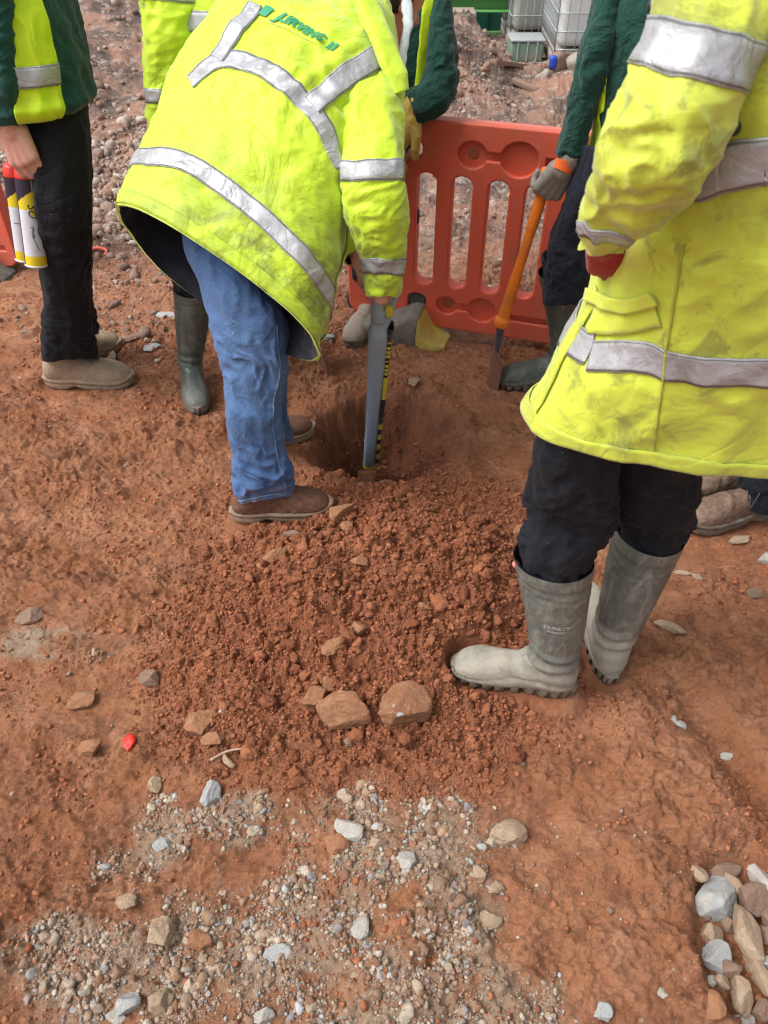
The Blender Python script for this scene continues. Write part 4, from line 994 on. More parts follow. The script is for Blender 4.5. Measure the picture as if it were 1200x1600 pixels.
def body(parent, J, hands=None, voxel=.010, hat=True, girth=1.0, skin=None, headdir=None, extra=()):
    """one continuous body: pelvis, chest, neck, head, arms, legs and five-fingered hands"""
    g = girth; K = []
    pel, ch, nk, hd = [np.array(J[k], float) for k in ('pelvis', 'chest', 'neck', 'head')]
    K += [(pel, (pel+ch)/2, .105*g, .10*g), ((pel+ch)/2, ch, .10*g, .115*g), (ch, nk, .10*g, .055), (nk, hd, .052, .050)]
    def follow(L, frac, cap):
        C = L.C; r = [min(np.linalg.norm(a), np.linalg.norm(b), cap)*frac for a, b in zip(L.A, L.B)]
        if cap > .08: r = [min(q, .012) if i >= len(r)-6 else q for i, q in enumerate(r)]
        return [(C[i], C[i+1], r[i], r[i+1]) for i in range(len(C)-1)], C, r
    for s in ('L', 'R'):
        if 'arm'+s in J:
            k, C, r = follow(J['arm'+s], .58, .075); K += [(ch, C[0], .07*g, r[0])]+k+[(C[-1], J['wr'+s], r[-1], .026)]
        else: K += [(ch, J['sh'+s], .08*g, .052*g), (J['sh'+s], J['el'+s], .048*g, .038*g), (J['el'+s], J['wr'+s], .038*g, .026)]
        if 'leg'+s in J:
            k, C, r = follow(J['leg'+s], .50, .085); K += [(pel, C[0], .065*g, r[0])]+k[:-1]+[(C[-2], J['an'+s], min(r[-2], .032), .024), (J['an'+s], J['to'+s], .024, .012)]
        else: K += [(pel, J['hip'+s], .09*g, .072*g), (J['hip'+s], J['kn'+s], .064*g, .046*g), (J['kn'+s], J['an'+s], .044*g, .026), (J['an'+s], J['to'+s], .028, .014)]
    f, up = headdir if headdir else (nrm(np.array(J['look'])), (0, 0, 1))
    HK, q = head_caps(hd, f, up); K += HK
    if hands:
        for h in hands: K += hand_caps(*h)
    o = organic('body', K, voxel, M['skin'], parent, 3)
    for e in (-1, 1):
        V, F = I3; mk('eye', V*.0125+q(.071, e*.031, .010), F, M['eye'], parent)
    fw = nrm(f); upv = nrm(np.array(up)-fw*np.dot(up, fw)); rt = np.cross(fw, upv)
    R = []
    for z, r in ((-.03, .088), (.0, .0965), (.04, .098), (.08, .085), (.105, .055), (.113, .02)): R.append((q(-.018-.02*(z < 0), 0, z+.0), rt*r*.88, fw*r*(1.0 if z >= 0 else .8), 2.0))
    Lh = Loft(R, lambda u, th, p: .003*fbm3(p*60, 2, 3)*(1)-.03*np.clip(np.sin(th), 0, 1)**3*(1-sstep(.2, .5, u)))
    V, F = Lh.grid(26, 40, caps=(False, True)); mk('hair', V, F, M['hair'], parent)
    if hat:
        R = [(q(0, 0, .047), rt*.128, fw*.158, 2.1), (q(0, 0, .052), rt*.130, fw*.160, 2.1), (q(-.005, 0, .062), rt*.112, fw*.134, 2.1), (q(-.008, 0, .10), rt*.108, fw*.126, 2.1), (q(-.008, 0, .145), rt*.085, fw*.100, 2.1), (q(-.008, 0, .170), rt*.045, fw*.055, 2), (q(-.008, 0, .176), rt*.008, fw*.01, 2)]
        Lk = Loft(R, lambda u, th, p: .0045*np.exp(-(np.cos(th)/.12)**2)*sstep(.3, .5, u)); V, F = Lk.grid(60, 64, caps=(False, True)); mk('hard_hat', V, F, M['helmet'], parent)
    return o
def sleeve_disp(L, amp, seed, elbow=.5, cuff=True):
    ax = nrm(L.C[-1]-L.C[0])
    def disp(u, th, p):
        sd_ = nrm(np.cross(ax, [.3, -.8, .4]))
        f = folds(p, nrm(sd_+.45*ax), .11, .036, amp, seed)*(.40+1.1*np.exp(-((u-elbow)/.18)**2)+(.7*np.exp(-((u-.97)/.06)**2) if cuff else 0))
        return f+folds(p, ax, .28, .060, amp*.9, seed+3)+amp*fbm3(p*8, 2, seed+7)
    L.disp = disp; return L
def sleeve(name, rings, mat, parent, amp=.005, seed=0, elbow=.5, nu=110, nv=72, bands=(), cuffs=None, lining=True, dirt=None):
    """first ring at the shoulder, last ring at the cuff"""
    L = sleeve_disp(Loft(rings), amp, seed, elbow)
    V, F = L.grid(nu, nv, caps=(True, False)); at = {}
    if dirt:
        U = np.concatenate([np.repeat(np.linspace(0, 1, nu), nv), [0]]); at['dirt'] = dirt(U, 0*U, V)
    o = mk(name, V, F, mat, parent, attrs=at); o_child(o, parent)
    if lining:
        V2, F2 = L.grid(30, nv, .75, 1.0, off=-.005, caps=(True, False)); j = np.arange(nv)
        mk('cuff_lining', V2, [f[:, ::-1] for f in F2], M['lining'], o)
        e0 = V[(nu-1)*nv:nu*nv]; e1 = V2[29*nv:30*nv]; mk('cuff_edge', np.concatenate([e0, e1]), np.stack([j, (j+1) % nv, nv+(j+1) % nv, nv+j], 1), mat, o)
    for u, wd in bands:
        V, F = strip(L, [(u, 0), (u, 2*np.pi)], wd, off=.0025); mk_tape(V, F, o)
    return L, o
PI2 = 2*np.pi

def proj(p):
    d = np.atleast_2d(p)-np.array([0, 0, CAM_H]); zc = d[:, 1]*CP-d[:, 2]*SP; dn_ = -(d[:, 1]*SP+d[:, 2]*CP)
    return np.stack([600+FPX*d[:, 0]/zc, 800+FPX*dn_/zc, zc], 1)
class Finder:
    """which (u, theta) of a garment lies where; used once to place tapes and pockets on the cloth"""
    def __init__(s, L, xf=None, tmin=0, tmax=2*np.pi, nu=260, nt=360):
        u = np.linspace(0, 1, nu); t = np.linspace(tmin, tmax, nt); U, T = np.meshgrid(u, t, indexing='ij'); s.U = U.ravel(); s.T = T.ravel()
        p = L.ev(s.U, s.T, disp=False); s.q = proj(xf(p) if xf else p)
    def __call__(s, px, py):
        d = np.hypot(s.q[:, 0]-px, s.q[:, 1]-py); m = d < d.min()+2.5; i = np.where(m)[0]; z = s.q[i, 2]; near = i[z < z.min()+.05]
        k = near[np.argmin(d[near])]; return (s.U[k], s.T[k])
def uvpath(f, pts, per=6):
    """smooth path through picture points, as (u, theta)"""
    pts = np.array(pts, float); out = []; n = len(pts)
    for i in range(n-1):
        p0, p1, p2, p3_ = pts[max(i-1, 0)], pts[i], pts[i+1], pts[min(i+2, n-1)]
        for k in range(per):
            t = k/per; q = .5*(2*p1+(p2-p0)*t+(2*p0-5*p1+4*p2-p3_)*t*t+(3*p1-p0-3*p2+p3_)*t**3); out.append(f(*q))
    out.append(f(*pts[-1])); o = np.array(out)
    for _ in range(2): o[1:-1] = .25*o[:-2]+.5*o[1:-1]+.25*o[2:]
    return o
# ================================================================== THE BENDING MAN
def ankle(key, up=.10, back=.06):
    a, b = FEET[key]; d = (b-a)/np.linalg.norm(b-a); q = a+d*back; return np.array([q[0], q[1], FZ[key]+up-.01])
def toe(key):
    a, b = FEET[key]; d = (b-a)/np.linalg.norm(b-a); q = b-d*.10; return np.array([q[0], q[1], FZ[key]+.034])
def root(key, name, label, **k):
    a, b = FEET[key]; return thing(name, (*(a+b)/2, FZ[key]), label, 'person', **k)
A = root('bend_near', 'person', 'worker in yellow coat and blue jeans bending over the hole with a cable detector')
ax = P(575, 20, 1.86)-P(345, 455, 1.84); ax /= np.linalg.norm(ax)
def bd(L, R, zl, zr, k=.4):
    c = (P(*L, zl)+P(*R, zr))/2; return nrm(np.array([0, 0, CAM_H])-c)+k*ax
def jr(L, R, zl, zr, th, k=.4, n=2.4): return px_ring(L, R, zl, zr, th, n, bd(L, R, zl, zr, k))
coat = Loft([jr((191, 352), (494, 549), 1.87, 1.82, .175, .30), jr((205, 305), (507, 505), 1.87, 1.81, .172, .34), jr((228, 250), (522, 445), 1.88, 1.80, .168), jr((258, 185), (540, 355), 1.89, 1.79, .165), jr((288, 125), (556, 270), 1.90, 1.79, .16),
             jr((325, 70), (585, 200), 1.92, 1.80, .155), jr((368, 15), (610, 150), 1.95, 1.81, .14), jr((430, -30), (618, 90), 1.98, 1.86, .115), jr((505, -50), (612, 25), 1.98, 1.92, .08), jr((540, -50), (605, -5), 2.0, 1.95, .06)])
def coat_disp(u, th, p):
    back = np.clip(np.sin(th), 0, 1)
    v = .009*fbm3(p*5, 2, 11)+.0035*fbm3(p*14, 3, 16)+folds(p, nrm(np.array([.75, -.15, -.4])), .38, .085, .0085, 12, .8)*(.35+.65*np.clip(np.cos(th), 0, 1))
    v = v+folds(p, nrm(ax+np.array([.3, -.2, -.2])), .26, .060, .0095, 14, .8)*np.exp(-((u-.48)/.26)**2)*(.35+.65*np.clip(np.cos(th-.3), 0, 1))
    v = v+.016*np.exp(-u/.10)*np.sin(th*3+1.0)*.6+.0035*fbm3(p*17, 3, 15)
    v = v-.012*np.exp(-((u-.53)/.06)**2)*np.exp(-((th-.35)/.3)**2)
    return v
coat.disp = coat_disp
def hem_dirt(u, th, p): return np.clip((1-sstep(.02, .36, u))*(.35+1.2*np.clip(np.cos(th-.35), 0, 1)), 0, 1)
garment('coat', coat, M['hivis'], A, 210, 200, lining=M['lining'], u_lin=.45, dirt=hem_dirt)
V, F = strip(coat, [(.020, 0), (.020, PI2)], .032, off=.0035); 
mk('hem_binding', V, F, M['hivis'], A, attrs={'dirt': np.full(len(V), .55)})
coatp = [o for o in A.children if o.name.startswith('coat')][0]; o_child(coatp, A)
FA = Finder(coat, tmin=-.9, tmax=np.pi+.9)
wp = uvpath(FA, [(236, 249), (300, 258), (400, 330), (470, 400), (508, 447)]); wp = np.concatenate([[(wp[0, 0], wp[0, 1]+.5)], wp, [(wp[-1, 0], wp[-1, 1]-.5)]])
V, F = strip(coat, wp, .046, nw=7); mk_tape(V, F, coatp)
V, F = strip(coat, [(.205, wp[-1, 1]), (.20, -1.2), (.19, -2.4), (.19, wp[0, 1]-PI2)], .046, nw=7); mk_tape(V, F, coatp)
V, F = strip(coat, uvpath(FA, [(296, 128), (335, 96), (375, 95), (425, 118), (475, 160), (505, 205), (526, 262)]), .046, nw=7); mk_tape(V, F, coatp)
V, F = strip(coat, uvpath(FA, [(487, 166), (540, 122), (596, 86)]), .046, off=.0045, nw=7); mk_tape(V, F, coatp)
V, F = strip(coat, uvpath(FA, [(338, 92), (365, 52), (400, 8)]), .044, off=.0045, nw=7); mk_tape(V, F, coatp)
# side seam, zip placket at the open front
V, F = strip(coat, [(.0, -.28), (.20, -.30), (.42, -.32)], .020, off=.006); mk('placket', V, F, M['hivis'], coatp, attrs={'dirt': np.full(len(V), .3)})
# lettering on the back
u0, t0 = FA(470, 46)
uL, tL = FA(430, 27); uR, tR = FA(505, 68)
_pl, _pr = coat.ev([uL, uR], [tL, tR], disp=False)
lsc = .70
for txt, sz, dx, dy, m in (('J.IRVING', 0.046, .010, 0, M['logo']),):
    raw = text_mesh(txt, sz, .25, .0020 if m is M['logo'] else 0); raw[0][:, 0] += dx; raw[0][:, 1] += dy
    V, F = text_on(coat, '', 0, u0, t0, 1, -1, .0035, ex=_pr-_pl, raw=(raw[0]*lsc, raw[1])); mk('lettering', V, F, m, coatp, smooth=False)
parts = []
for x0, x1 in ((-.128, -.096), (.122, .133), (.141, .154)):
    xs = np.linspace(x0, x1, 5); ys = np.linspace(-.017, .017, 4); XX, YY = np.meshgrid(xs, ys); parts.append((np.stack([XX.ravel()+.25*YY.ravel(), YY.ravel(), 0*XX.ravel()], 1), [grid_quads(4, 5, False)]))
for pt in parts:
    V, F = text_on(coat, '', 0, u0, t0, 1, -1, .0035, ex=_pr-_pl, raw=(pt[0]*lsc, pt[1])); mk('logo_bar', V, F, M['logo'], coatp, smooth=False)
# the line of small worn print under the name
n_ = 90; xs = np.linspace(-.085, .085, n_); ys = -.030+.0022*np.sin(xs*900)*np.sin(xs*230+1); raw = (np.concatenate([np.stack([xs, ys+.0016, 0*xs], 1), np.stack([xs, ys-.0016, 0*xs], 1)])*lsc, [np.stack([np.arange(n_-1), np.arange(1, n_), n_+np.arange(1, n_), n_+np.arange(n_-1)], 1)])
V, F = text_on(coat, '', 0, u0, t0, 1, -1, .0035, ex=_pr-_pl, raw=raw); mk('worn_print', V, F, M['logo_small'], coatp, smooth=False)
# collar and folded hood at the neck
R = [px_ring((540, -45), (574, -55), 1.74, 1.78, .02, 2), px_ring((562, 20), (591, 8), 1.73, 1.76, .018, 2.4), px_ring((583, 72), (612, 58), 1.72, 1.74, .016, 2.4), px_ring((602, 118), (633, 108), 1.72, 1.74, .015, 2.4), px_ring((618, 148), (638, 140), 1.72, 1.74, .010, 2)]
V, F = Loft(R, lambda u, th, p: .003*fbm3(p*20, 2, 8)).grid(50, 36, caps=(True, True)); mk('collar', V, F, M['hivis'], coatp)
R = [px_ring((622, -30), (640, -32), 1.96, 1.96, .016, 2), px_ring((629, 30), (645, 30), 1.93, 1.93, .012, 2), px_ring((624, 75), (638, 78), 1.91, 1.91, .011, 2), px_ring((617, 108), (631, 112), 1.89, 1.89, .010, 2)]
V, F = Loft(R, lambda u, th, p: .004*fbm3(p*50, 2, 8)).grid(40, 20, caps=(True, True)); mk('hood_lining', V, F, M['cord'], coatp)
# near sleeve
sl = [px_ring((535, 80), (612, 100), 1.82, 1.80, .060, 2.2), px_ring((526, 125), (628, 140), 1.78, 1.76, .070, 2.2), px_ring((529, 200), (630, 205), 1.75, 1.74, .072, 2.2), px_ring((531, 270), (632, 268), 1.73, 1.73, .070, 2.1),
      px_ring((538, 330), (636, 325), 1.75, 1.75, .068, 2.1), px_ring((556, 385), (632, 380), 1.80, 1.80, .058, 2.1), px_ring((566, 415), (628, 418), 1.84, 1.84, .050, 2), px_ring((570, 448), (624, 452), 1.87, 1.87, .044, 2), px_ring((573, 463), (619, 464), 1.88, 1.88, .041, 2)]
LS, so = sleeve('sleeve', sl, M['hivis'], coatp, .0055, 21, elbow=.70, nu=150, nv=96, bands=[(.515, .046), (.875, .042)], dirt=lambda U, T, V: .75*sstep(.6, .95, U))
# far sleeve, reaching down on his other side
wrL = P(560, 400, 2.25)
sl2 = limb_rings([P(400, 30, 2.02), P(430, 110, 2.16), P(470, 210, 2.24), P(520, 320, 2.27), P(545, 370, 2.26), wrL], [.075, .078, .072, .062, .052, .045])
sleeve('sleeve', sl2, M['hivis'], coatp, .005, 25, bands=[(.5, .046), (.9, .042)])
# jeans: near leg, far leg, seat
jn = [px_ring((290, 340), (420, 400), 1.95, 1.92, .09), px_ring((300, 395), (425, 455), 1.93, 1.90, .088), px_ring((316, 445), (447, 505), 1.94, 1.92, .085), px_ring((338, 520), (447, 560), 1.98, 1.98, .080), px_ring((351, 590), (443, 605), 2.03, 2.03, .073), px_ring((358, 650), (439, 655), 2.09, 2.09, .068),
      px_ring((364, 705), (447, 708), 2.16, 2.16, .066), px_ring((371, 755), (455, 750), 2.22, 2.22, .066), px_ring((375, 787), (456, 776), 2.27, 2.27, .064)]
LJ, g1, at1 = leg('jeans', jn, M['denim'], A, .0078, 31, 190, 120, (.90, .12), dirt=lambda U, T, V: sstep(.90, 1.0, U)*.6, fade=lambda U, T, V: .55*np.exp(-((U-.45)/.22)**2)*np.clip(np.sin(T), 0, 1)+.25, knee=.42)
jf = [px_ring((285, 330), (400, 370), 2.03, 2.01, .085), px_ring((290, 380), (405, 420), 2.05, 2.03, .085), px_ring((305, 430), (425, 470), 2.08, 2.08, .085), px_ring((345, 500), (448, 520), 2.16, 2.16, .075), px_ring((375, 580), (448, 590), 2.28, 2.28, .066), px_ring((392, 640), (447, 648), 2.38, 2.38, .060), px_ring((398, 688), (458, 690), 2.47, 2.47, .056)]
LJf, g2, at2 = leg('jeans', jf, M['denim'], A, .005, 35, 120, 72, (.92, .12), dirt=lambda U, T, V: sstep(.90, 1.0, U)*.6, fade=lambda U, T, V: 0*U+.1)
V, F = join([(g1[0], g1[1]), (g2[0], g2[1])])
jo = mk('jeans', V, F, M['denim'], A, attrs={'dirt': np.concatenate([at1['dirt'], at2['dirt']]), 'fade': np.concatenate([at1['fade'], at2['fade']])}); o_child(jo, A)
V, F = strip(LJ, [(.25, .55), (.45, .60), (.65, .78), (.85, .75), (.99, .62)], .0035, off=.0022, nw=3); mk('side_seam', V, F, M['thread'], jo)
V, F = strip(LJ, [(.985, 0), (.985, PI2)], .004, off=.0022, nw=3); mk('hem_stitch', V, F, M['thread'], jo)
make_boot(A, 'bend_near', 'shoe', M['brown_boot'], M['boot_sole'], side=-1, zoff=.012); make_boot(A, 'bend_far', 'shoe', M['brown_boot'], M['boot_sole'], side=1, zoff=.004, length=.25)
shR, elR, wrR = P(585, 120, 1.84), P(590, 300, 1.78), P(598, 400, 1.845)
hipR, knR = P(365, 400, 1.93), P(397, 600, 2.04); hipL, knL = P(345, 390, 2.07), P(410, 560, 2.24)
pel = P(345, 360, 1.99); hd = P(606, -2, 2.04)
body(A, dict(legR=LJ, legL=LJf, armR=LS, pelvis=pel, chest=P(470, 130, 1.98), neck=P(578, 10, 2.0), head=hd, look=(.6, .5, -.6), shL=P(420, 30, 2.06), elL=P(475, 230, 2.22), wrL=wrL, shR=shR, elR=elR, wrR=wrR,
     hipL=hipL, knL=knL, anL=ankle('bend_far'), toL=toe('bend_far'), hipR=hipR, knR=knR, anR=ankle('bend_near'), toR=toe('bend_near')),
     hands=[(P(598, 402, 1.845), nrm(P(600, 500, 1.96)-P(598, 420, 1.86)), nrm([-.1, 1, .0]), -1, (.75, .8, .85, .9), 1.0, .7), (wrL, nrm([.2, -.2, -1]), (1, 0, 0), -1)],
     voxel=.0045, headdir=(nrm(np.array([.75, .45, -.35])), nrm(np.array([.35, .25, .9]))), girth=.85)

# ------------------------------------------------------------------ cable detector in his hand
T = thing('cable_detector', (*P(578, 728, 2.77)[:2], float(shape_h(*P(578, 728, 2.77)[:2]))), 'blue grey cable detector with a black and yellow striped edge, its tip in the hole', 'cable detector')
top, bot = P(600, 440, 1.905), P(577, 727, 2.77); dn = nrm(bot-top); LNG = np.linalg.norm(bot-top)
sx = nrm(np.cross(dn, [0, 1, .3])); sx = sx if sx[0] > 0 else -sx; sy = nrm(np.cross(sx, dn))
q = lambda s, a=0, b=0: top+dn*s*LNG+sx*a+sy*b
R = [(q(.10, -.005), sx*.021, sy*.019, 2.2), (q(.17, -.005), sx*.022, sy*.020, 2.3), (q(.20, -.004), sx*.0265, sy*.029, 2.4), (q(.30, -.004), sx*.0265, sy*.029, 2.6), (q(.6, -.003), sx*.021, sy*.025, 2.6), (q(.93, -.003), sx*.0195, sy*.022, 2.6), (q(.985, -.003), sx*.018, sy*.020, 2.6)]
V, F = Loft(R).grid(80, 40, caps=(True, True)); tb = mk('shaft', V, F, M['tool_blue'], T); o_child(tb, T)
# upper housing with the open hand grip
V, F = join([tube([q(-.02, -.014), q(.04, -.013), q(.10, -.010), q(.15, -.006)], [(.016), .017, .019, .021], 20), tube([q(-.03, .034), q(.05, .032), q(.12, .022), q(.19, .008)], [.007, .007, .009, .012], 14), tube([q(-.02, -.016), q(-.035, .01), q(-.03, .036)], [.015, .014, .009], 14)])
mk('grip', V, F, M['tool_blue'], T)
V, F = tube([q(.085, .016, -.006), q(.115, .020, -.012)], .010, 12); mk('trigger', V, F, M['tool_yellow'], T)
V, F = box(0, 0, 0, .012, .030, LNG*.80, bev=.003)
def frame(V, s0, a, b=0): return q(s0, a, b)+V[:, :1]*sx+V[:, 1:2]*sy+V[:, 2:3]*dn
n = 120; zs = np.linspace(-.40, .40, n)*LNG; prof = [(-.006, -.016), (.005, -.016), (.009, -.012), (.009, .012), (.005, .016), (-.006, .016)]
V = np.concatenate([np.stack([np.full(6, 0.)+[a for a, b in prof], [b for a, b in prof], np.full(6, z)], 1)*np.array([1, 1, 1]) for z in zs]); F = [grid_quads(n, 6, True)]
st = []
for z in zs:
    s = (z/LNG+.40)/.80
    for a, b in prof:
        if s < .30: v = .5+.5*np.sign(np.sin((z+b)*300)) if s > .06 else 1.
        elif s < .44: v = 0.
        elif s < .62: v = .75
        else: v = .5+.5*np.sign(np.sin((z+b*.8)*95+1))
        st.append(v)
sp_ = np.array([1-.25*(z/LNG+.4) for z in np.repeat(zs, 6)]); V[:, 0] = V[:, 0]*sp_; V[:, 1] *= sp_
off_ = .027-.004*(np.repeat(zs, 6)/LNG+.4)
V[:, 0] += off_; V = frame(V, .575, 0); mk('striped_edge', V, F, M['hazard'], T, attrs={'stripe': np.array(st)})
V, F = tube([q(.90, .026), q(.945, .029), q(.975, .022), q(.99, .010)], [.006, .0075, .007, .004], 10); mk('edge_guard', V, F, M['tool_white'], T)
R = [(q(.982, -.003), sx*.0195, sy*.0215, 2.6), (q(.990, -.003), sx*.0205, sy*.0225, 2.6), (q(1.0, -.003), sx*.0195, sy*.021, 2.4), (q(1.004, -.003), sx*.012, sy*.013, 2.2)]
V, F = Loft(R).grid(14, 36, caps=(True, True)); mk('tip_cap', V, F, M['tool_yellow'], T)

# ================================================================== THE FOREGROUND MAN
B = root('fore_near', 'person', 'foreground worker in a long dirty yellow coat and muddy grey wellingtons')
def wr_(c, a, b, n=2.3): return (np.array(c, float), np.array(a, float), np.array(b, float), n)
fc = Loft([wr_((.564, 1.055, .838), (.318, .050, -.012), (-.03, .165, -.02)), wr_((.563, 1.05, .88), (.304, .050, -.01), (-.03, .165, -.015)), wr_((.562, 1.045, .96), (.286, .05, 0), (-.03, .17, 0)), wr_((.558, 1.04, 1.06), (.252, .045, .01), (-.025, .175, .01)), wr_((.548, 1.035, 1.16), (.236, .04, 0), (-.02, .180, .01)), wr_((.54, 1.03, 1.27), (.232, .03, 0), (-.01, .185, 0)),
           wr_((.53, 1.03, 1.38), (.225, .02, 0), (0, .20, 0)), wr_((.525, 1.03, 1.45), (.190, .02, 0), (0, .19, 0)), wr_((.51, 1.04, 1.50), (.10, 0, 0), (0, .12, 0)), wr_((.50, 1.04, 1.54), (.07, 0, 0), (0, .08, 0))])
# angles: 0 right, pi left (front of the coat), 3pi/2 towards the camera
def fdisp(u, th, p):
    v = .007*fbm3(p*5, 2, 51)+folds(p, (0.15, 0, 1), .30, .085, .0062, 52, .8)*(1-.4*u)+folds(p, (.7, 0, .7), .22, .06, .0035, 53)*np.exp(-((u-.45)/.25)**2)+.0028*fbm3(p*19, 3, 54)
    v = v+.016*np.exp(-u/.14)*np.sin(th*3.0-.6)*.7
    return v
fc.disp = fdisp
garment('coat', fc, M['hivis_old'], B, 220, 200, lining=M['lining'], u_lin=.5, dirt=lambda U, T, V: np.clip(.30*np.exp(-((U-.62)/.1)**2)+.25*np.exp(-((T-4.2)/.25)**2)*(U > .35), 0, 1))
fcp = [o for o in B.children if o.name.startswith('coat')][0]; o_child(fcp, B)
V, F = strip(fc, [(.018, 0), (.018, PI2)], .030, off=.0045); mk('hem_binding', V, F, M['hivis_old'], fcp, attrs={'dirt': np.full(len(V), .35)})
FB = Finder(fc, tmin=2.4, tmax=5.6)
wp = uvpath(FB, [(924, 558), (985, 558), (1060, 575), (1130, 582), (1196, 580)]); wp = np.concatenate([wp, [(wp[-1, 0], wp[-1, 1]+.6), (wp[-1, 0], PI2+1.2)]])
V, F = strip(fc, wp, .046, nw=7); mk_tape(V, F, fcp)
wp = uvpath(FB, [(896, 530), (926, 548)]); wp = np.concatenate([[(wp[0, 0]+.01, wp[0, 1]-.8), (wp[0, 0]+.005, wp[0, 1]-.4)], wp])
V, F = strip(fc, wp, .046, off=.004, nw=7); mk_tape(V, F, fcp)
wp = uvpath(FB, [(1085, 280), (1130, 262), (1196, 250)]); wp = np.concatenate([wp, [(wp[-1, 0], wp[-1, 1]+.6), (wp[-1, 0], PI2+1.2)]])
V, F = strip(fc, wp, .050, nw=7); mk_tape(V, F, fcp)
wp = uvpath(FB, [(838, 660), (870, 590), (905, 520), (938, 455)]); V, F = strip(fc, wp, .024, off=.005, nw=5); mk('placket', V, F, M['hivis_old'], fcp, attrs={'dirt': np.full(len(V), .3)})
M['stitch'] = cloth('stitching', (.42, .44, .05), (.34, .36, .05))
wp = uvpath(FB, [(1018, 735), (1035, 600), (1050, 500), (1070, 380)]); V, F = strip(fc, wp, .0028, off=.0035, nw=3); mk('side_seam', V, F, M['stitch'], fcp)
k0, k1, k2, k3 = FB(930, 470), FB(1032, 452), FB(940, 500), FB(1030, 488)
V, F = strip(fc, uvpath(FB, [(930, 500), (980, 498), (1026, 486)]), .040, off=.006, thick=.004, nw=6); mk('pocket', V, F, M['hivis_old'], fcp)
V, F = strip(fc, uvpath(FB, [(928, 462), (980, 478), (1030, 462)]), .018, off=.012, thick=.005, nw=6); mk('pocket_flap', V, F, M['hivis_old'], fcp)
for pt in ((1010, 5), (1146, 200)):
    uu, tt = FB(*pt)
    V, F = I3; mk('press_stud', V*np.array([.008, .008, .008])+fc.ev([uu], [tt], .004), F, M['tool_dark'], fcp)
# sleeve with the hand in the pocket
fs = [px_ring((1050, -190), (1270, -110), .80, .78, .075), px_ring((1035, -60), (1225, -10), .80, .77, .078), px_ring((1008, 40), (1188, 75), .80, .77, .077), px_ring((985, 115), (1150, 175), .80, .78, .075), px_ring((962, 180), (1118, 235), .81, .79, .073), px_ring((938, 245), (1092, 285), .83, .81, .070),
      px_ring((920, 290), (1060, 325), .86, .84, .064), px_ring((908, 330), (1010, 362), .89, .88, .054), px_ring((908, 362), (978, 382), .93, .92, .046), px_ring((914, 388), (962, 392), .95, .95, .038)]
LF, sf = sleeve('sleeve', fs, M['hivis_old'], fcp, .0065, 61, elbow=.62, nu=170, nv=110, bands=[(.385, .050), (.905, .026)], dirt=lambda U, T, V: .25+.35*np.exp(-((U-.75)/.12)**2))
# other sleeve on his far side
LF2, _o = sleeve('sleeve', limb_rings([(.55, 1.20, 1.42), (.56, 1.26, 1.30), (.56, 1.27, 1.16), (.54, 1.24, 1.04), (.52, 1.20, .98)], [.08, .078, .07, .058, .045]), M['hivis_old'], fcp, .005, 65, bands=[(.4, .05)])
gl = organic('glove', hand_caps(P(942, 375, 1.0), nrm(P(950, 430, 1.06)-P(940, 372, .995)), (.3, 1, 0), 1, (.3, .3, .35, .4), .66), .004, M['glove_r'], B, 3)
# trousers
def frings(l): return [px_ring(L, R, z, z, t, 2.3) for L, R, z, t in l]
l1 = frings([((895, 560), (1000, 590), 1.25, .08), ((858, 640), (970, 660), 1.32, .09), ((834, 720), (962, 735), 1.39, .09), ((828, 780), (956, 795), 1.47, .088), ((829, 815), (952, 828), 1.545, .082)])+in_boot('fore_near', (-.04, .14))
l2 = frings([((955, 560), (1110, 590), 1.25, .095), ((950, 650), (1095, 670), 1.33, .095), ((957, 730), (1083, 745), 1.46, .088), ((963, 785), (1078, 792), 1.55, .082), ((963, 812), (1072, 818), 1.60, .080)])+in_boot('fore_far', (.12, .12), .29)
QA, a1, _a = leg('t', l1, 0, 0, .0075, 71, 120, 84, (.78, .18), knee=.5); QB, a2, _a = leg('t', l2, 0, 0, .007, 75, 120, 84, (.78, .18), knee=.5)
V, F = join([a1, a2]); mk('trousers', V, F, M['black'], B)
bo, bl, bw = make_boot(B, 'fore_near', 'welly', M['welly_grey'], M['dark_sole'], lean=(-.04, .14), side=1, zoff=.004)
for txt, sz, y in (('DUNLOP', .0155, 0), ('PUROFORT', .0085, -.014)):
    raw = text_mesh(txt, sz, .15 if y == 0 else 0, .0005); raw[0][:, 1] += y
    V, F = text_on(bl, '', 0, .235, -.12, -1, -1, .0016, rot=0.0, raw=raw); mk('lettering', bw(V), F, M['boot_print'], bo, smooth=False)
V, F = I3; mk('badge', bw(V*.0085*np.array([1, 1, 1])+bl.ev([.035], [1.35], -.003)), F, M['boot_badge'], bo)
bo2, _, _ = make_boot(B, 'fore_far', 'welly', M['welly_grey'], M['dark_sole'], lean=(.12, .12), side=1, zoff=.004, length=.29)
body(B, dict(legL=QA, legR=QB, armL=LF, armR=LF2, pelvis=(.54, 1.08, .95), chest=(.54, 1.04, 1.30), neck=(.50, 1.05, 1.49), head=(.47, 1.05, 1.63), look=(-.8, .3, -.4), shL=P(1200, -60, .80), elL=P(1040, 260, .86), wrL=P(945, 372, .955), shR=(.55, 1.22, 1.40), elR=(.56, 1.27, 1.18), wrR=(.52, 1.19, .97),
     hipL=(.47, 1.05, .86), knL=P(893, 815, 1.515), anL=ankle('fore_near'), toL=toe('fore_near'), hipR=(.60, 1.13, .86), knR=P(1016, 815, 1.56), anR=ankle('fore_far'), toR=toe('fore_far')), voxel=.008, girth=.8,
     hands=[((.52, 1.19, .97), (0, -.2, -1), (0, -1, 0), 1)])

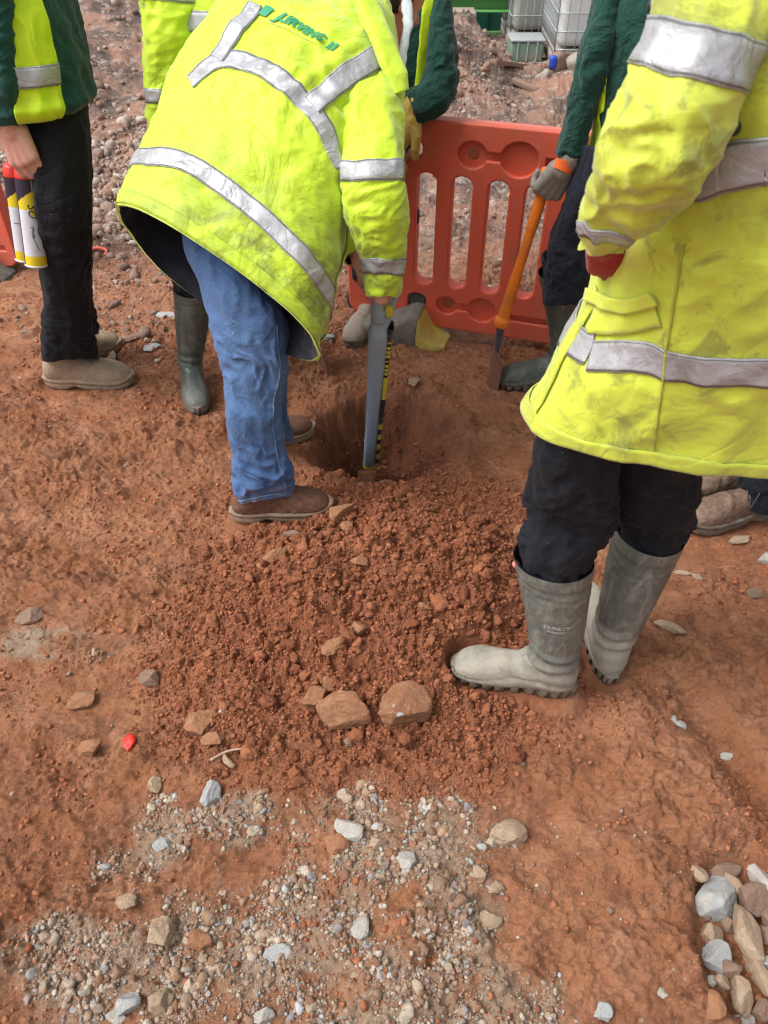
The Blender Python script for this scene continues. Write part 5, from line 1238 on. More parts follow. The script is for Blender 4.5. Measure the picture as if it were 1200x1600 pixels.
# ================================================================== MAN ON THE LEFT WITH SPRAY CANS
C_ = root('left_near', 'person', 'worker on the left in green sweatshirt, yellow vest and beige boots, holding spray cans')
l1 = frings([((30, 110), (130, 120), 2.12, .085), ((40, 180), (132, 185), 2.15, .088), ((48, 240), (137, 245), 2.19, .092), ((58, 320), (138, 322), 2.25, .090), ((66, 400), (137, 402), 2.38, .085), ((72, 470), (136, 472), 2.52, .080), ((70, 525), (142, 525), 2.64, .080), ((70, 564), (152, 560), 2.74, .080)])
l2 = frings([((40, 130), (130, 135), 2.18, .10), ((60, 240), (137, 242), 2.30, .095), ((75, 350), (138, 352), 2.48, .085), ((80, 450), (140, 450), 2.68, .078), ((72, 528), (152, 522), 2.86, .080)])
QA, a1, _a = leg('t', l1, 0, 0, .006, 81, 120, 72, (.92, .12), knee=.5); QB, a2, _a = leg('t', l2, 0, 0, .006, 85, 100, 60, (.92, .12))
V, F = join([a1, a2]); mk('trousers', V, F, M['black'], C_)
make_boot(C_, 'left_near', 'shoe', M['tan_boot'], M['boot_sole'], side=-1, zoff=.006); make_boot(C_, 'left_far', 'shoe', M['tan_boot'], M['boot_sole'], side=1, zoff=.004)
# sweatshirt: rings listed from the waist up; angle 0 right (front), 3pi/2 camera
sx0 = P(60, 170, 2.12); sy0 = sx0[1]
ts = Loft([px_ring((-55, 172), (137, 165), 2.12, 2.12, .15, 2.4, (0, 1, 0)), px_ring((-60, 130), (138, 128), 2.09, 2.09, .155, 2.4, (0, 1, 0)), px_ring((-65, 60), (126, 58), 2.04, 2.04, .16, 2.4, (0, 1, 0)), px_ring((-70, -10), (108, -10), 1.99, 1.99, .165, 2.4, (0, 1, 0)), px_ring((-75, -80), (95, -80), 1.95, 1.95, .17, 2.4, (0, 1, 0)), px_ring((-70, -160), (75, -160), 1.92, 1.92, .16, 2.3, (0, 1, 0)), px_ring((-40, -200), (45, -200), 1.9, 1.9, .09, 2.1, (0, 1, 0))],
          lambda u, th, p: folds(p, (.3, 0, 1), .16, .05, .008, 91)+.006*fbm3(p*7, 2, 92)+.012*np.exp(-((u-.06)/.03)**2)-.01*np.exp(-(u/.012)**2))
garment('sweatshirt', ts, M['green'], C_, 120, 120)
def vest(parent, L, t0, t1, u0, u1, band_u, seed, brace=None, off=.006):
    U_, T_ = np.meshgrid(np.linspace(u0, u1, 60), np.linspace(t0, t1, 40), indexing='ij')
    V, F = L.patch(U_, T_, off, .004); v = mk('vest', V, F, M['hivis_vest'], parent); o_child(v, parent)
    V, F = strip(L, [(band_u, t0), (band_u, (t0+t1)/2), (band_u, t1)], .048, off=off+.006, nw=6); mk_tape(V, F, v)
    if brace is not None: V, F = strip(L, [(band_u, brace), (u1, brace)], .045, off=off+.0025); mk_tape(V, F, v)
    return v
def th_of(L, u, px, lo, hi):
    """angle at which the surface shows at the given pixel column"""
    ths = np.linspace(lo, hi, 200); p = L.ev(np.full(200, u), ths, disp=False); d = p-np.array([0, 0, CAM_H]); zc = d[:, 1]*CP-d[:, 2]*SP
    x = 600+FPX*d[:, 0]/zc; return ths[np.argmin(abs(x-px))]
near_s = 1 if ts.B[0][1] < 0 else -1
lo, hi = (np.pi, 0) if near_s > 0 else (np.pi, PI2)
tA, tB = th_of(ts, .2, 18, lo, hi), th_of(ts, .2, 92, lo, hi)
vest(C_, ts, min(tA, tB), max(tA, tB), 0.0, .97, .20, 1)
sh = P(-10, -150, 1.80)
slr = [px_ring((-55, -160), (40, -150), 1.84, 1.84, .065), px_ring((-40, -60), (35, -60), 1.86, 1.86, .066), px_ring((-30, 20), (30, 20), 1.90, 1.90, .060), px_ring((-22, 90), (36, 90), 1.95, 1.95, .056), px_ring((-15, 150), (40, 150), 1.99, 1.99, .050), px_ring((-10, 178), (40, 178), 2.02, 2.02, .042), px_ring((-8, 197), (38, 195), 2.04, 2.04, .038)]
LC1, _o = sleeve('sleeve', slr, M['green'], C_, .006, 95, elbow=.45, lining=False)
LC2, _o = sleeve('sleeve', limb_rings([P(20, -150, 2.15), P(30, -20, 2.2), P(35, 90, 2.25), P(60, 160, 2.27)], [.07, .062, .055, .045]), M['green'], C_, .005, 97, lining=False)
wr1 = P(17, 192, 2.05); wr2 = P(62, 170, 2.27)
hf = nrm(P(42, 262, 2.10)-P(20, 200, 2.05))
body(C_, dict(legR=QA, legL=QB, armR=LC1, armL=LC2, pelvis=P(60, 130, 2.12), chest=P(20, -60, 2.02), neck=P(0, -200, 1.95), head=P(0, -330, 1.95), look=(1, .1, -.4), shR=P(-10, -120, 1.86), elR=P(0, 40, 1.92), wrR=wr1, shL=P(15, -120, 2.12), elL=P(30, 30, 2.22), wrL=wr2,
     hipR=P(85, 150, 2.08), knR=P(98, 330, 2.28), anR=ankle('left_near'), toR=toe('left_near'), hipL=P(85, 150, 2.2), knL=P(105, 350, 2.48), anL=ankle('left_far'), toL=toe('left_far')),
     hands=[(wr1, hf, (.15, 1, -.25), -1, (.55, .62, .62, .6), .98, .9, 1.18), (wr2, (.3, 0, -1), (0, -1, 0), 1)], voxel=.004, girth=.8)
def spray_can(top, bot, label, write):
    top, bot = np.array(top), np.array(bot); t = nrm(bot-top); Lc = np.linalg.norm(bot-top); R_ = .0305
    o = thing('spray_can', (bot[0], bot[1], bot[2]), label, 'spray can', 'line marking spray cans in one hand')
    x = nrm(np.cross(t, [0, 1, 0])); x = x if x[0] > 0 else -x; y = nrm(np.cross(t, x)); y = y if y[1] < 0 else -y
    rr = lambda s, r: (top+t*s*Lc, x*r, y*r, 2)
    Lf = Loft([rr(.13, R_), rr(.5, R_), rr(.985, R_)]); nu, nv = 90, 64
    V, F = Lf.grid(nu, nv, caps=(False, True)); me = rawmesh('can_body', V, F, [M['can_white'], M['can_yellow'], M['can_dark'], M['can_green']])
    ids = []
    for i in range(nu-1):
        s = i/(nu-1)
        for j in range(nv):
            a = (j+.5)/nv*360            # 90 faces the camera, 0 right
            k = 0
            if s < .13: k = 2 if (a > 48 or a < 20) else 3
            elif s < .40 - (.07 if a > 70 else 0): k = 1
            elif s > .87: k = 1
            if 135 < a < 300: k = 2
            if .13 <= s < .13+.0016*(a-60) and 60 < a < 135: k = 2
            ids.append(k)
    ids += [0]*(len(me.polygons)-len(ids)); me.polygons.foreach_set('material_index', np.array(ids, np.int32)); can = link('can_body', me, o); o_child(can, o)
    V, F = Loft([rr(.978, R_*1.0), rr(.985, R_*1.05), rr(.995, R_*1.05), rr(1.0, R_*.98)]).grid(10, 48, caps=(True, True)); mk('base_rim', V, F, M['tool_white'], o)
    V, F = Loft([rr(.13, R_*.98), rr(.115, R_*1.0), rr(.06, R_*.95), rr(.02, R_*.82), rr(.0, R_*.5)]).grid(24, 48, caps=(True, True)); mk('cap', V, F, M['red_cap'], o)
    if write:
        V, F = text_on(Lf, 'SU', .032, .34, 1.05, -1, -1, .0009, rot=-math.pi/2, shear=.3); mk('handwriting', V, F, M['ink'], can, smooth=False)
        zz_ = [(.52+.012*i, 1.15+(.16 if i % 2 else -.16)*(1 if i % 3 else .5)) for i in range(12)]; V, F = strip(Lf, zz_, .0014, off=.001, thick=.0005, nw=2); mk('scribble', V, F, M['ink'], can)
        V, F = strip(Lf, [(.62, 1.25), (.72, 1.0), (.80, .75)], .0016, off=.001, thick=.0005, nw=2); mk('pen_line', V, F, M['ink'], can)
    else:
        V, F = strip(Lf, [(.52, .3), (.53, 1.0), (.525, 1.9)], .0016, off=.001, thick=.0005, nw=2); mk('pen_line', V, F, M['ink'], can)
spray_can(P(38, 256, 2.16), P(57, 415, 2.31), 'front spray can with handwriting and a red cap, held by the man on the left', True)
spray_can(P(20, 254, 2.21), P(41, 406, 2.37), 'rear spray can with one pen line, half hidden behind the one with handwriting', False)

# ================================================================== MAN BEHIND THE BENDING MAN (left)
D = root('back_near', 'person', 'worker in a yellow coat and dark wellingtons facing us behind the bending man')
dt = Loft([px_ring((262, 290), (470, 300), 2.28, 2.28, .15, 2.4, (0, 1, 0)), px_ring((268, 200), (455, 205), 2.22, 2.22, .15, 2.4, (0, 1, 0)), px_ring((272, 120), (440, 120), 2.15, 2.15, .15, 2.4, (0, 1, 0)), px_ring((270, 40), (430, 40), 2.10, 2.10, .15, 2.4, (0, 1, 0)), px_ring((262, -40), (425, -40), 2.06, 2.06, .15, 2.4, (0, 1, 0)), px_ring((265, -110), (415, -110), 2.05, 2.05, .13, 2.3, (0, 1, 0)), px_ring((310, -145), (370, -145), 2.05, 2.05, .07, 2, (0, 1, 0))],
          lambda u, th, p: folds(p, (.3, 0, 1), .2, .06, .007, 101)+.006*fbm3(p*7, 2, 102))
dc = garment('coat', dt, M['hivis'], D, 110, 110, lining=M['lining']); o_child(dc, D)
for uu in (.22, .62): V, F = strip(dt, [(uu, 0), (uu, PI2)], .048, off=.004); mk_tape(V, F, dc)
tt = th_of(dt, .8, 372, *((np.pi, 0) if dt.B[0][1] < 0 else (np.pi, PI2)))
V, F = strip(dt, [(.62, tt), (.93, tt)], .048, off=.005); mk_tape(V, F, dc)
ds = [px_ring((238, -130), (325, -110), 1.98, 1.98, .07), px_ring((222, -60), (318, -55), 1.98, 1.98, .07), px_ring((222, 0), (312, 10), 2.0, 2.0, .068), px_ring((226, 60), (300, 68), 2.03, 2.03, .062), px_ring((228, 110), (285, 115), 2.07, 2.07, .052), px_ring((229, 150), (276, 152), 2.10, 2.10, .045), px_ring((232, 185), (270, 185), 2.13, 2.13, .040), px_ring((235, 203), (266, 200), 2.15, 2.15, .037)]
LD1, _o = sleeve('sleeve', ds, M['hivis'], dc, .0065, 105, elbow=.42, bands=[(.34, .045), (.83, .036)])
LD2, _o = sleeve('sleeve', limb_rings([P(425, -60, 2.05), P(440, 60, 2.12), P(445, 160, 2.2), P(440, 240, 2.28)], [.07, .064, .056, .045]), M['hivis'], dc, .005, 107, bands=[(.5, .045)])
l1 = frings([((270, 230), (345, 240), 2.25, .09), ((272, 330), (338, 335), 2.38, .085), ((276, 420), (334, 425), 2.50, .076), ((279, 455), (329, 458), 2.57, .068)])+in_boot('back_near', (.20, .03), .275)
l2 = frings([((360, 230), (440, 240), 2.28, .09), ((365, 340), (430, 345), 2.42, .08), ((372, 430), (422, 432), 2.55, .07)])+in_boot('back_far', (.10, .03), .275)
QA, a1, _a = leg('t', l1, 0, 0, .006, 111); QB, a2, _a = leg('t', l2, 0, 0, .006, 115)
V, F = join([a1, a2]); mk('trousers', V, F, M['black'], D)
make_boot(D, 'back_near', 'welly', M['welly_green'], M['dark_sole'], lean=(.20, .03), zoff=-.002, length=.275); make_boot(D, 'back_far', 'welly', M['welly_green'], M['dark_sole'], lean=(.10, .03), zoff=-.002, length=.275)
dwr, dwl = P(251, 215, 2.16), P(440, 255, 2.29)
body(D, dict(legR=QA, legL=QB, armR=LD1, armL=LD2, pelvis=P(355, 220, 2.25), chest=P(345, 0, 2.12), neck=P(340, -140, 2.08), head=P(345, -260, 2.06), look=(.4, -.7, -.5), shR=P(285, -70, 2.06), elR=P(262, 70, 2.05), wrR=dwr, shL=P(405, -70, 2.1), elL=P(440, 90, 2.14), wrL=dwl,
     hipR=P(310, 230, 2.28), knR=P(306, 390, 2.46), anR=ankle('back_near'), toR=toe('back_near'), hipL=P(400, 235, 2.3), knL=P(398, 390, 2.47), anL=ankle('back_far'), toL=toe('back_far')),
     hands=[(dwr, (.3, -.2, -1), (1, 0, 0), 1, (.6, .6, .6, .6)), (dwl, (.3, 0, -1), (0, -1, 0), -1, (.9, .9, .9, .9))], voxel=.008, girth=.8)

# ================================================================== MAN BEHIND THE BARRIER
E = root('mid_right', 'person', 'worker in green sweatshirt behind the barrier, resting a yellow glove on it')
et = Loft([px_ring((545, 270), (634, 270), 2.75, 2.75, .12, 2.4, (0, 1, 0)), px_ring((560, 225), (640, 225), 2.70, 2.70, .12, 2.4, (0, 1, 0)), px_ring((575, 160), (664, 160), 2.62, 2.62, .125, 2.4, (0, 1, 0)), px_ring((580, 90), (690, 90), 2.56, 2.56, .13, 2.4, (0, 1, 0)), px_ring((582, 20), (698, 20), 2.50, 2.50, .13, 2.4, (0, 1, 0)), px_ring((585, -50), (705, -50), 2.46, 2.46, .13, 2.4, (0, 1, 0)), px_ring((600, -100), (690, -100), 2.45, 2.45, .10, 2.4, (0, 1, 0)), px_ring((630, -125), (665, -125), 2.45, 2.45, .06, 2, (0, 1, 0))],
          lambda u, th, p: folds(p, (.3, 0, 1), .15, .045, .006, 121)+.004*fbm3(p*8, 2, 122))
garment('sweatshirt', et, M['green'], E, 110, 110)
rngE = (np.pi, 0) if et.B[0][1] < 0 else (np.pi, PI2)
a, b = th_of(et, .35, 636, *rngE), th_of(et, .35, 668, *rngE)
Uu = np.linspace(.20, .97, 50); W_ = []
for uu in Uu:
    k = (uu-.2)/.77; W_.append([th_of(et, uu, 638+34*k-14*(k < .1)*0, *rngE), th_of(et, uu, 672+28*min(1, k*1.4), *rngE)])
W_ = np.array(W_); T_ = W_[:, :1]+(W_[:, 1:]-W_[:, :1])*np.linspace(0, 1, 16)[None]; U_ = np.repeat(Uu[:, None], 16, 1)
V, F = et.patch(U_, T_, .007, .004); ev = mk('vest', V, F, M['hivis_vest'], E); o_child(ev, E)
V, F = strip(et, [(.36, T_[10, 0]), (.36, T_[10, -1])], .048, off=.010); mk_tape(V, F, ev)
cc = [(Uu[i], T_[i, 10]) for i in range(12, 50, 6)]; V, F = strip(et, cc, .040, off=.0105); mk_tape(V, F, ev)
es = [px_ring((668, -70), (718, -60), 2.42, 2.42, .055), px_ring((672, 0), (706, 5), 2.42, 2.42, .056), px_ring((670, 60), (712, 72), 2.44, 2.44, .056), px_ring((665, 105), (716, 125), 2.47, 2.47, .055), px_ring((655, 130), (706, 160), 2.48, 2.48, .052), px_ring((642, 140), (680, 182), 2.49, 2.49, .046), px_ring((637, 150), (652, 192), 2.50, 2.50, .040)]
LE1, _o = sleeve('sleeve', es, M['green'], E, .005, 125, elbow=.62, lining=False)
LE2, _o = sleeve('sleeve', limb_rings([P(595, -60, 2.5), P(580, 40, 2.55), P(575, 130, 2.62), P(590, 190, 2.7)], [.06, .056, .05, .042]), M['green'], E, .005, 127, lining=False)
egw = P(645, 172, 2.51)
eg = organic('glove', hand_caps(egw, nrm(P(628, 205, 2.55)-P(646, 168, 2.50)), nrm([.2, .3, -.9]), 1, (.35, .4, .45, .5), 1.05, .4, 1.35), .004, M['glove_y'], E, 3)
l1 = frings([((560, 250), (632, 250), 2.75, .09), ((553, 320), (612, 325), 2.85, .085), ((547, 400), (598, 405), 3.0, .075), ((546, 455), (592, 458), 3.12, .062), ((546, 480), (590, 482), 3.18, .058)])
l2 = frings([((590, 250), (640, 250), 2.76, .08), ((600, 320), (656, 325), 2.84, .080), ((604, 375), (652, 375), 2.94, .074), ((606, 430), (640, 432), 3.10, .062), ((606, 462), (640, 462), 3.18, .058)])
QA, a1, _a = leg('t', l1, 0, 0, .006, 131, 80, 60); QB, a2, _a = leg('t', l2, 0, 0, .006, 135, 80, 60)
V, F = join([a1, a2]); mk('trousers', V, F, M['navy'], E)
make_boot(E, 'mid_left', 'shoe', M['welly_pale'], M['dark_sole'], length=.29, zoff=-.003); make_boot(E, 'mid_right', 'shoe', M['welly_pale'], M['dark_sole'], length=.29, zoff=-.003)
body(E, dict(legR=QA, legL=QB, armL=LE1, armR=LE2, pelvis=P(612, 250, 2.72), chest=P(640, 40, 2.56), neck=P(648, -110, 2.47), head=P(640, -220, 2.42), look=(-.4, -.7, -.5), shR=P(600, -50, 2.5), elR=P(580, 80, 2.58), wrR=P(592, 200, 2.7), shL=P(690, -50, 2.46), elL=P(694, 120, 2.49), wrL=egw,
     hipR=P(590, 260, 2.78), knR=P(575, 370, 2.95), anR=ankle('mid_left'), toR=toe('mid_left'), hipL=P(632, 260, 2.76), knL=P(635, 370, 2.92), anL=ankle('mid_right'), toL=toe('mid_right')),
     hands=[(P(592, 200, 2.7), (.2, -.3, -1), (0, -1, 0), 1)], voxel=.008, girth=.72)

# ================================================================== MAN WITH THE ORANGE SPADE (right)
H = root('right_near', 'person', 'worker in dark green sweatshirt and dark wellingtons holding the orange spade')
ht = Loft([px_ring((922, 275), (1075, 275), 2.20, 2.20, .13, 2.4, (0, 1, 0)), px_ring((930, 210), (1085, 210), 2.14, 2.14, .13, 2.4, (0, 1, 0)), px_ring((932, 130), (1085, 130), 2.07, 2.07, .135, 2.4, (0, 1, 0)), px_ring((936, 50), (1080, 50), 2.00, 2.00, .14, 2.4, (0, 1, 0)), px_ring((944, -30), (1075, -30), 1.95, 1.95, .14, 2.4, (0, 1, 0)), px_ring((955, -90), (1060, -90), 1.92, 1.92, .12, 2.4, (0, 1, 0)), px_ring((985, -120), (1030, -120), 1.9, 1.9, .06, 2, (0, 1, 0))],
          lambda u, th, p: folds(p, (.4, 0, 1), .15, .05, .007, 141)+.005*fbm3(p*8, 2, 142))
garment('sweatshirt', ht, M['green'], H, 120, 120)
rngH = (np.pi, 0) if ht.B[0][1] < 0 else (np.pi, PI2)
Uu = np.linspace(.02, .95, 50); W_ = np.array([[rngH[0]+(.1 if rngH[1] == 0 else -.1), th_of(ht, uu, 948+16*max(0, (uu-.3))*1.2-6*(uu < .3), *rngH)] for uu in Uu])
T_ = W_[:, :1]+(W_[:, 1:]-W_[:, :1])*np.linspace(0, 1, 12)[None]; U_ = np.repeat(Uu[:, None], 12, 1)
V, F = ht.patch(U_, T_, .007, .004); hv = mk('vest', V, F, M['hivis_vest'], H); o_child(hv, H)
V, F = strip(ht, [(.42, T_[22, 0]), (.42, T_[22, -1])], .048, off=.010); mk_tape(V, F, hv)
V, F = strip(ht, [(Uu[i], T_[i, 8]) for i in range(28, 50, 5)], .032, off=.0105); mk_tape(V, F, hv)
hsl = [px_ring((925, -80), (985, -70), 1.90, 1.90, .06), px_ring((925, 0), (972, 5), 1.93, 1.93, .056), px_ring((912, 60), (958, 72), 1.97, 1.97, .054), px_ring((898, 115), (945, 130), 2.02, 2.02, .050), px_ring((886, 170), (928, 182), 2.08, 2.08, .045), px_ring((874, 218), (914, 232), 2.14, 2.14, .040), px_ring((868, 240), (906, 255), 2.17, 2.17, .037)]
LH1, _o = sleeve('sleeve', hsl, M['green'], H, .0055, 145, elbow=.45, lining=False)
LH2, _o = sleeve('sleeve', limb_rings([P(1060, -60, 2.0), P(1085, 40, 2.08), P(1090, 130, 2.15), P(1060, 200, 2.1)], [.06, .056, .05, .042]), M['green'], H, .005, 147, lining=False)
hgw = P(884, 256, 2.18); top_s, bot_s = P(852, 288, 2.28), P(783, 508, 2.62)
hk = hand_caps(hgw, nrm(P(853, 300, 2.26)-P(886, 250, 2.17)), nrm([-.25, .8, -.3]), 1, (.85, .9, .95, 1.0), 1.08, .8, 1.15)
organic('glove', hk, .004, M['glove_g'], H, 3)
V, F = Loft([px_ring((870, 246), (903, 257), 2.17, 2.17, .034), px_ring((866, 252), (898, 264), 2.18, 2.18, .033), px_ring((862, 260), (892, 273), 2.19, 2.19, .031)]).grid(20, 40); mk('glove_cuff', V, F, M['glove_o'], H)
l1 = frings([((905, 225), (995, 240), 2.14, .09), ((890, 285), (968, 298), 2.22, .088), ((868, 350), (935, 356), 2.34, .080), ((857, 400), (925, 402), 2.43, .078), ((852, 450), (917, 452), 2.52, .074), ((851, 475), (910, 477), 2.57, .070)])+in_boot('right_near', (-.10, .05), .30)
l2 = frings([((975, 230), (1060, 240), 2.2, .09), ((965, 320), (1035, 325), 2.35, .085), ((955, 410), (1010, 412), 2.52, .074)])+in_boot('right_far', (0, 0), .30)
QA, a1, _a = leg('t', l1, 0, 0, .0065, 151, knee=.5); QB, a2, _a = leg('t', l2, 0, 0, .006, 155, 80, 60)
V, F = join([a1, a2]); mk('trousers', V, F, M['navy'], H)
make_boot(H, 'right_near', 'welly', M['welly_green'], M['dark_sole'], lean=(-.10, .05), zoff=0, side=1, length=.30); make_boot(H, 'right_far', 'welly', M['welly_green'], M['dark_sole'], zoff=-.006, length=.30)
body(H, dict(legR=QA, legL=QB, armR=LH1, armL=LH2, pelvis=P(1000, 225, 2.18), chest=P(1010, 20, 2.03), neck=P(1008, -110, 1.94), head=P(990, -230, 1.9), look=(-.7, -.3, -.6), shR=P(955, -60, 1.93), elR=P(930, 110, 2.02), wrR=hgw, shL=P(1060, -60, 2.0), elL=P(1088, 70, 2.1), wrL=P(1060, 205, 2.1),
     hipR=P(955, 240, 2.2), knR=P(898, 370, 2.38), anR=ankle('right_near'), toR=toe('right_near'), hipL=P(1015, 240, 2.24), knL=P(990, 370, 2.45), anL=ankle('right_far'), toL=toe('right_far')),
     hands=[(P(1060, 205, 2.1), (-.5, 0, -1), (0, -1, 0), -1)], voxel=.008, girth=.72)
def spade(top, neck, blade_tip, nrm_dir, label):
    """shaft from the hand, steel socket, blade pushed into the soil"""
    s = thing('spade', tuple(blade_tip), label, 'spade', 'digging spades')
    d = nrm(neck-top); x = nrm(np.cross(d, nrm_dir)); y = nrm(np.cross(x, d)); Ls = np.linalg.norm(neck-top)
    R = [(top-d*.03, x*.017, y*.017), (top, x*.0175, y*.0175), (top+d*Ls*.28, x*.0175, y*.0175), (top+d*Ls*.30, x*.0155, y*.0155), (top+d*Ls*.6, x*.0165, y*.0165), (top+d*Ls*.63, x*.018, y*.018), (top+d*Ls*.93, x*.020, y*.020), (top+d*Ls*.95, x*.026, y*.026), (neck, x*.026, y*.026), (neck+d*.004, x*.018, y*.018)]
    V, F = Loft(R).grid(90, 32, caps=(True, True)); mk('shaft', V, F, M['orange'], s)
    V, F = tube([top-x*.045-d*.02, top-d*.025, top+x*.045-d*.02], [.014, .015, .014], 16); mk('handle', V, F, M['orange'], s)
    bt = np.array(blade_tip); dd = nrm(bt-neck); xb = nrm(np.cross(dd, nrm_dir)); yb = nrm(np.cross(xb, dd)); Lb = np.linalg.norm(bt-neck)
    R = [(neck, x*.015, y*.015), (neck+dd*Lb*.15, xb*.014, yb*.013), (neck+dd*Lb*.30, xb*.013, yb*.010), (neck+dd*Lb*.42, xb*.016, yb*.006)]
    V, F = Loft(R).grid(20, 24, caps=(True, True)); mk('socket', V, F, M['steel_blue'], s)
    n, m = 24, 14; vs = []
    for i in range(n):
        f = i/(n-1); w = .078+.012*np.sin(f*3)-.02*max(0, f-.8)*5*.4; a = neck+dd*Lb*(.34+.80*f)
        for j in range(m):
            q_ = -1+2*j/(m-1); vs.append(a+xb*w*q_+yb*(.016*q_*q_*(1-.4*f)-.004))
    top_ = np.array(vs); bot_ = top_-yb*.003; k = n*m
    idx = np.arange(k).reshape(n, m); rim = np.concatenate([idx[0], idx[1:, -1], idx[-1, -2::-1], idx[-2:0:-1, 0]]); r2 = np.roll(rim, -1)
    mk('blade', np.concatenate([top_, bot_]), [grid_quads(n, m, False), grid_quads(n, m, False, k)[:, ::-1], np.stack([rim, r2, r2+k, rim+k], 1)], M['steel'], s)
    return s
spade(top_s, bot_s, G(766, 604, -.03), nrm([1, .04, .0]), 'orange handled spade standing in the clay beside the dark wellington on the right')
spade(P(400, 250, 2.2), P(478, 490, 2.62), G(503, 578, -.02), nrm([1, .35, .2]), 'spade half hidden behind the bending man, only its rusty blade showing')

# ================================================================== PERSON HIDDEN BEHIND THE FOREGROUND MAN
K_ = root('hid_near', 'person', 'worker hidden at the right edge, only muddy laced boots and trouser ends showing')
def hidden_leg(key, kn, hip):
    an = ankle(key, .13); return limb_rings([hip, (hip+kn)/2, kn, (kn+an)/2+np.array([.01, .02, 0]), an, an-np.array([0, 0, .05])], [.095, .09, .078, .07, .072, .07])
hp1, hp2 = np.array([1.30, 1.75, .88]), np.array([1.34, 1.98, .88]); kn1, kn2 = np.array([1.16, 1.72, .48]), np.array([1.24, 1.95, .48])
QA, a1, _a = leg('t', hidden_leg('hid_near', kn1, hp1), 0, 0, .006, 161); QB, a2, _a = leg('t', hidden_leg('hid_far', kn2, hp2), 0, 0, .006, 165)
V, F = join([a1, a2]); mk('trousers', V, F, M['black'], K_)
make_boot(K_, 'hid_near', 'shoe', M['lace_boot'], M['dark_sole'], laces=True, zoff=.005, length=.30); make_boot(K_, 'hid_far', 'shoe', M['lace_boot'], M['dark_sole'], laces=True, zoff=.005, length=.30)
kt = Loft([wr_((1.32, 1.87, .80), (.17, 0, 0), (0, .21, 0)), wr_((1.32, 1.87, 1.1), (.16, 0, 0), (0, .20, 0)), wr_((1.30, 1.87, 1.35), (.16, 0, 0), (0, .23, 0)), wr_((1.29, 1.87, 1.47), (.12, 0, 0), (0, .2, 0)), wr_((1.27, 1.87, 1.52), (.06, 0, 0), (0, .08, 0))], lambda u, th, p: folds(p, (.3, 0, 1), .2, .06, .007, 171))
kc = garment('coat', kt, M['hivis'], K_, 90, 90, lining=M['lining']); o_child(kc, K_); V, F = strip(kt, [(.4, 0), (.4, PI2)], .05, off=.004); mk_tape(V, F, kc)
for s, yy in ((1, 1.64), (-1, 2.10)): sleeve('sleeve', limb_rings([(1.28, yy, 1.43), (1.28, yy-.02*s, 1.28), (1.26, yy-.03*s, 1.12), (1.18, yy, .98), (1.14, yy, .92)], [.07, .068, .06, .052, .045]), M['hivis'], kc, .005, 173+s, bands=[(.5, .05)])
body(K_, dict(legL=QA, legR=QB, pelvis=(1.32, 1.87, .93), chest=(1.30, 1.87, 1.30), neck=(1.27, 1.87, 1.50), head=(1.24, 1.87, 1.64), look=(-.8, 0, -.3), shL=(1.28, 1.68, 1.40), elL=(1.27, 1.62, 1.13), wrL=(1.14, 1.64, .92), shR=(1.28, 2.06, 1.40), elR=(1.27, 2.12, 1.13), wrR=(1.14, 2.10, .92),
     hipL=hp1, knL=kn1, anL=ankle('hid_near'), toL=toe('hid_near'), hipR=hp2, knR=kn2, anR=ankle('hid_far'), toR=toe('hid_far')), voxel=.008, girth=.8,
     hands=[((1.14, 1.64, .92), (-.3, 0, -1), (0, 1, 0), 1), ((1.14, 2.10, .92), (-.3, 0, -1), (0, -1, 0), -1)])
p = G(1205, 790); R = [wr_((p[0]+.05, p[1]+.10, .0), (.07, 0, 0), (0, .05, 0), 2.2), wr_((p[0]+.05, p[1]+.10, .05), (.085, 0, 0), (0, .06, 0), 2.2), wr_((p[0]+.05, p[1]+.11, .10), (.06, 0, 0), (0, .05, 0), 2.2), wr_((p[0]+.05, p[1]+.11, .13), (.02, 0, 0), (0, .02, 0), 2)]
V, F = Loft(R, lambda u, th, q: folds(q, (0, 0, 1), .05, .02, .008, 181)).grid(40, 50, caps=(True, True)); tag(mk('bag', V, F, M['blue_cloth']), 'bright blue bag on the ground behind the laced boots at the right edge', 'bag')

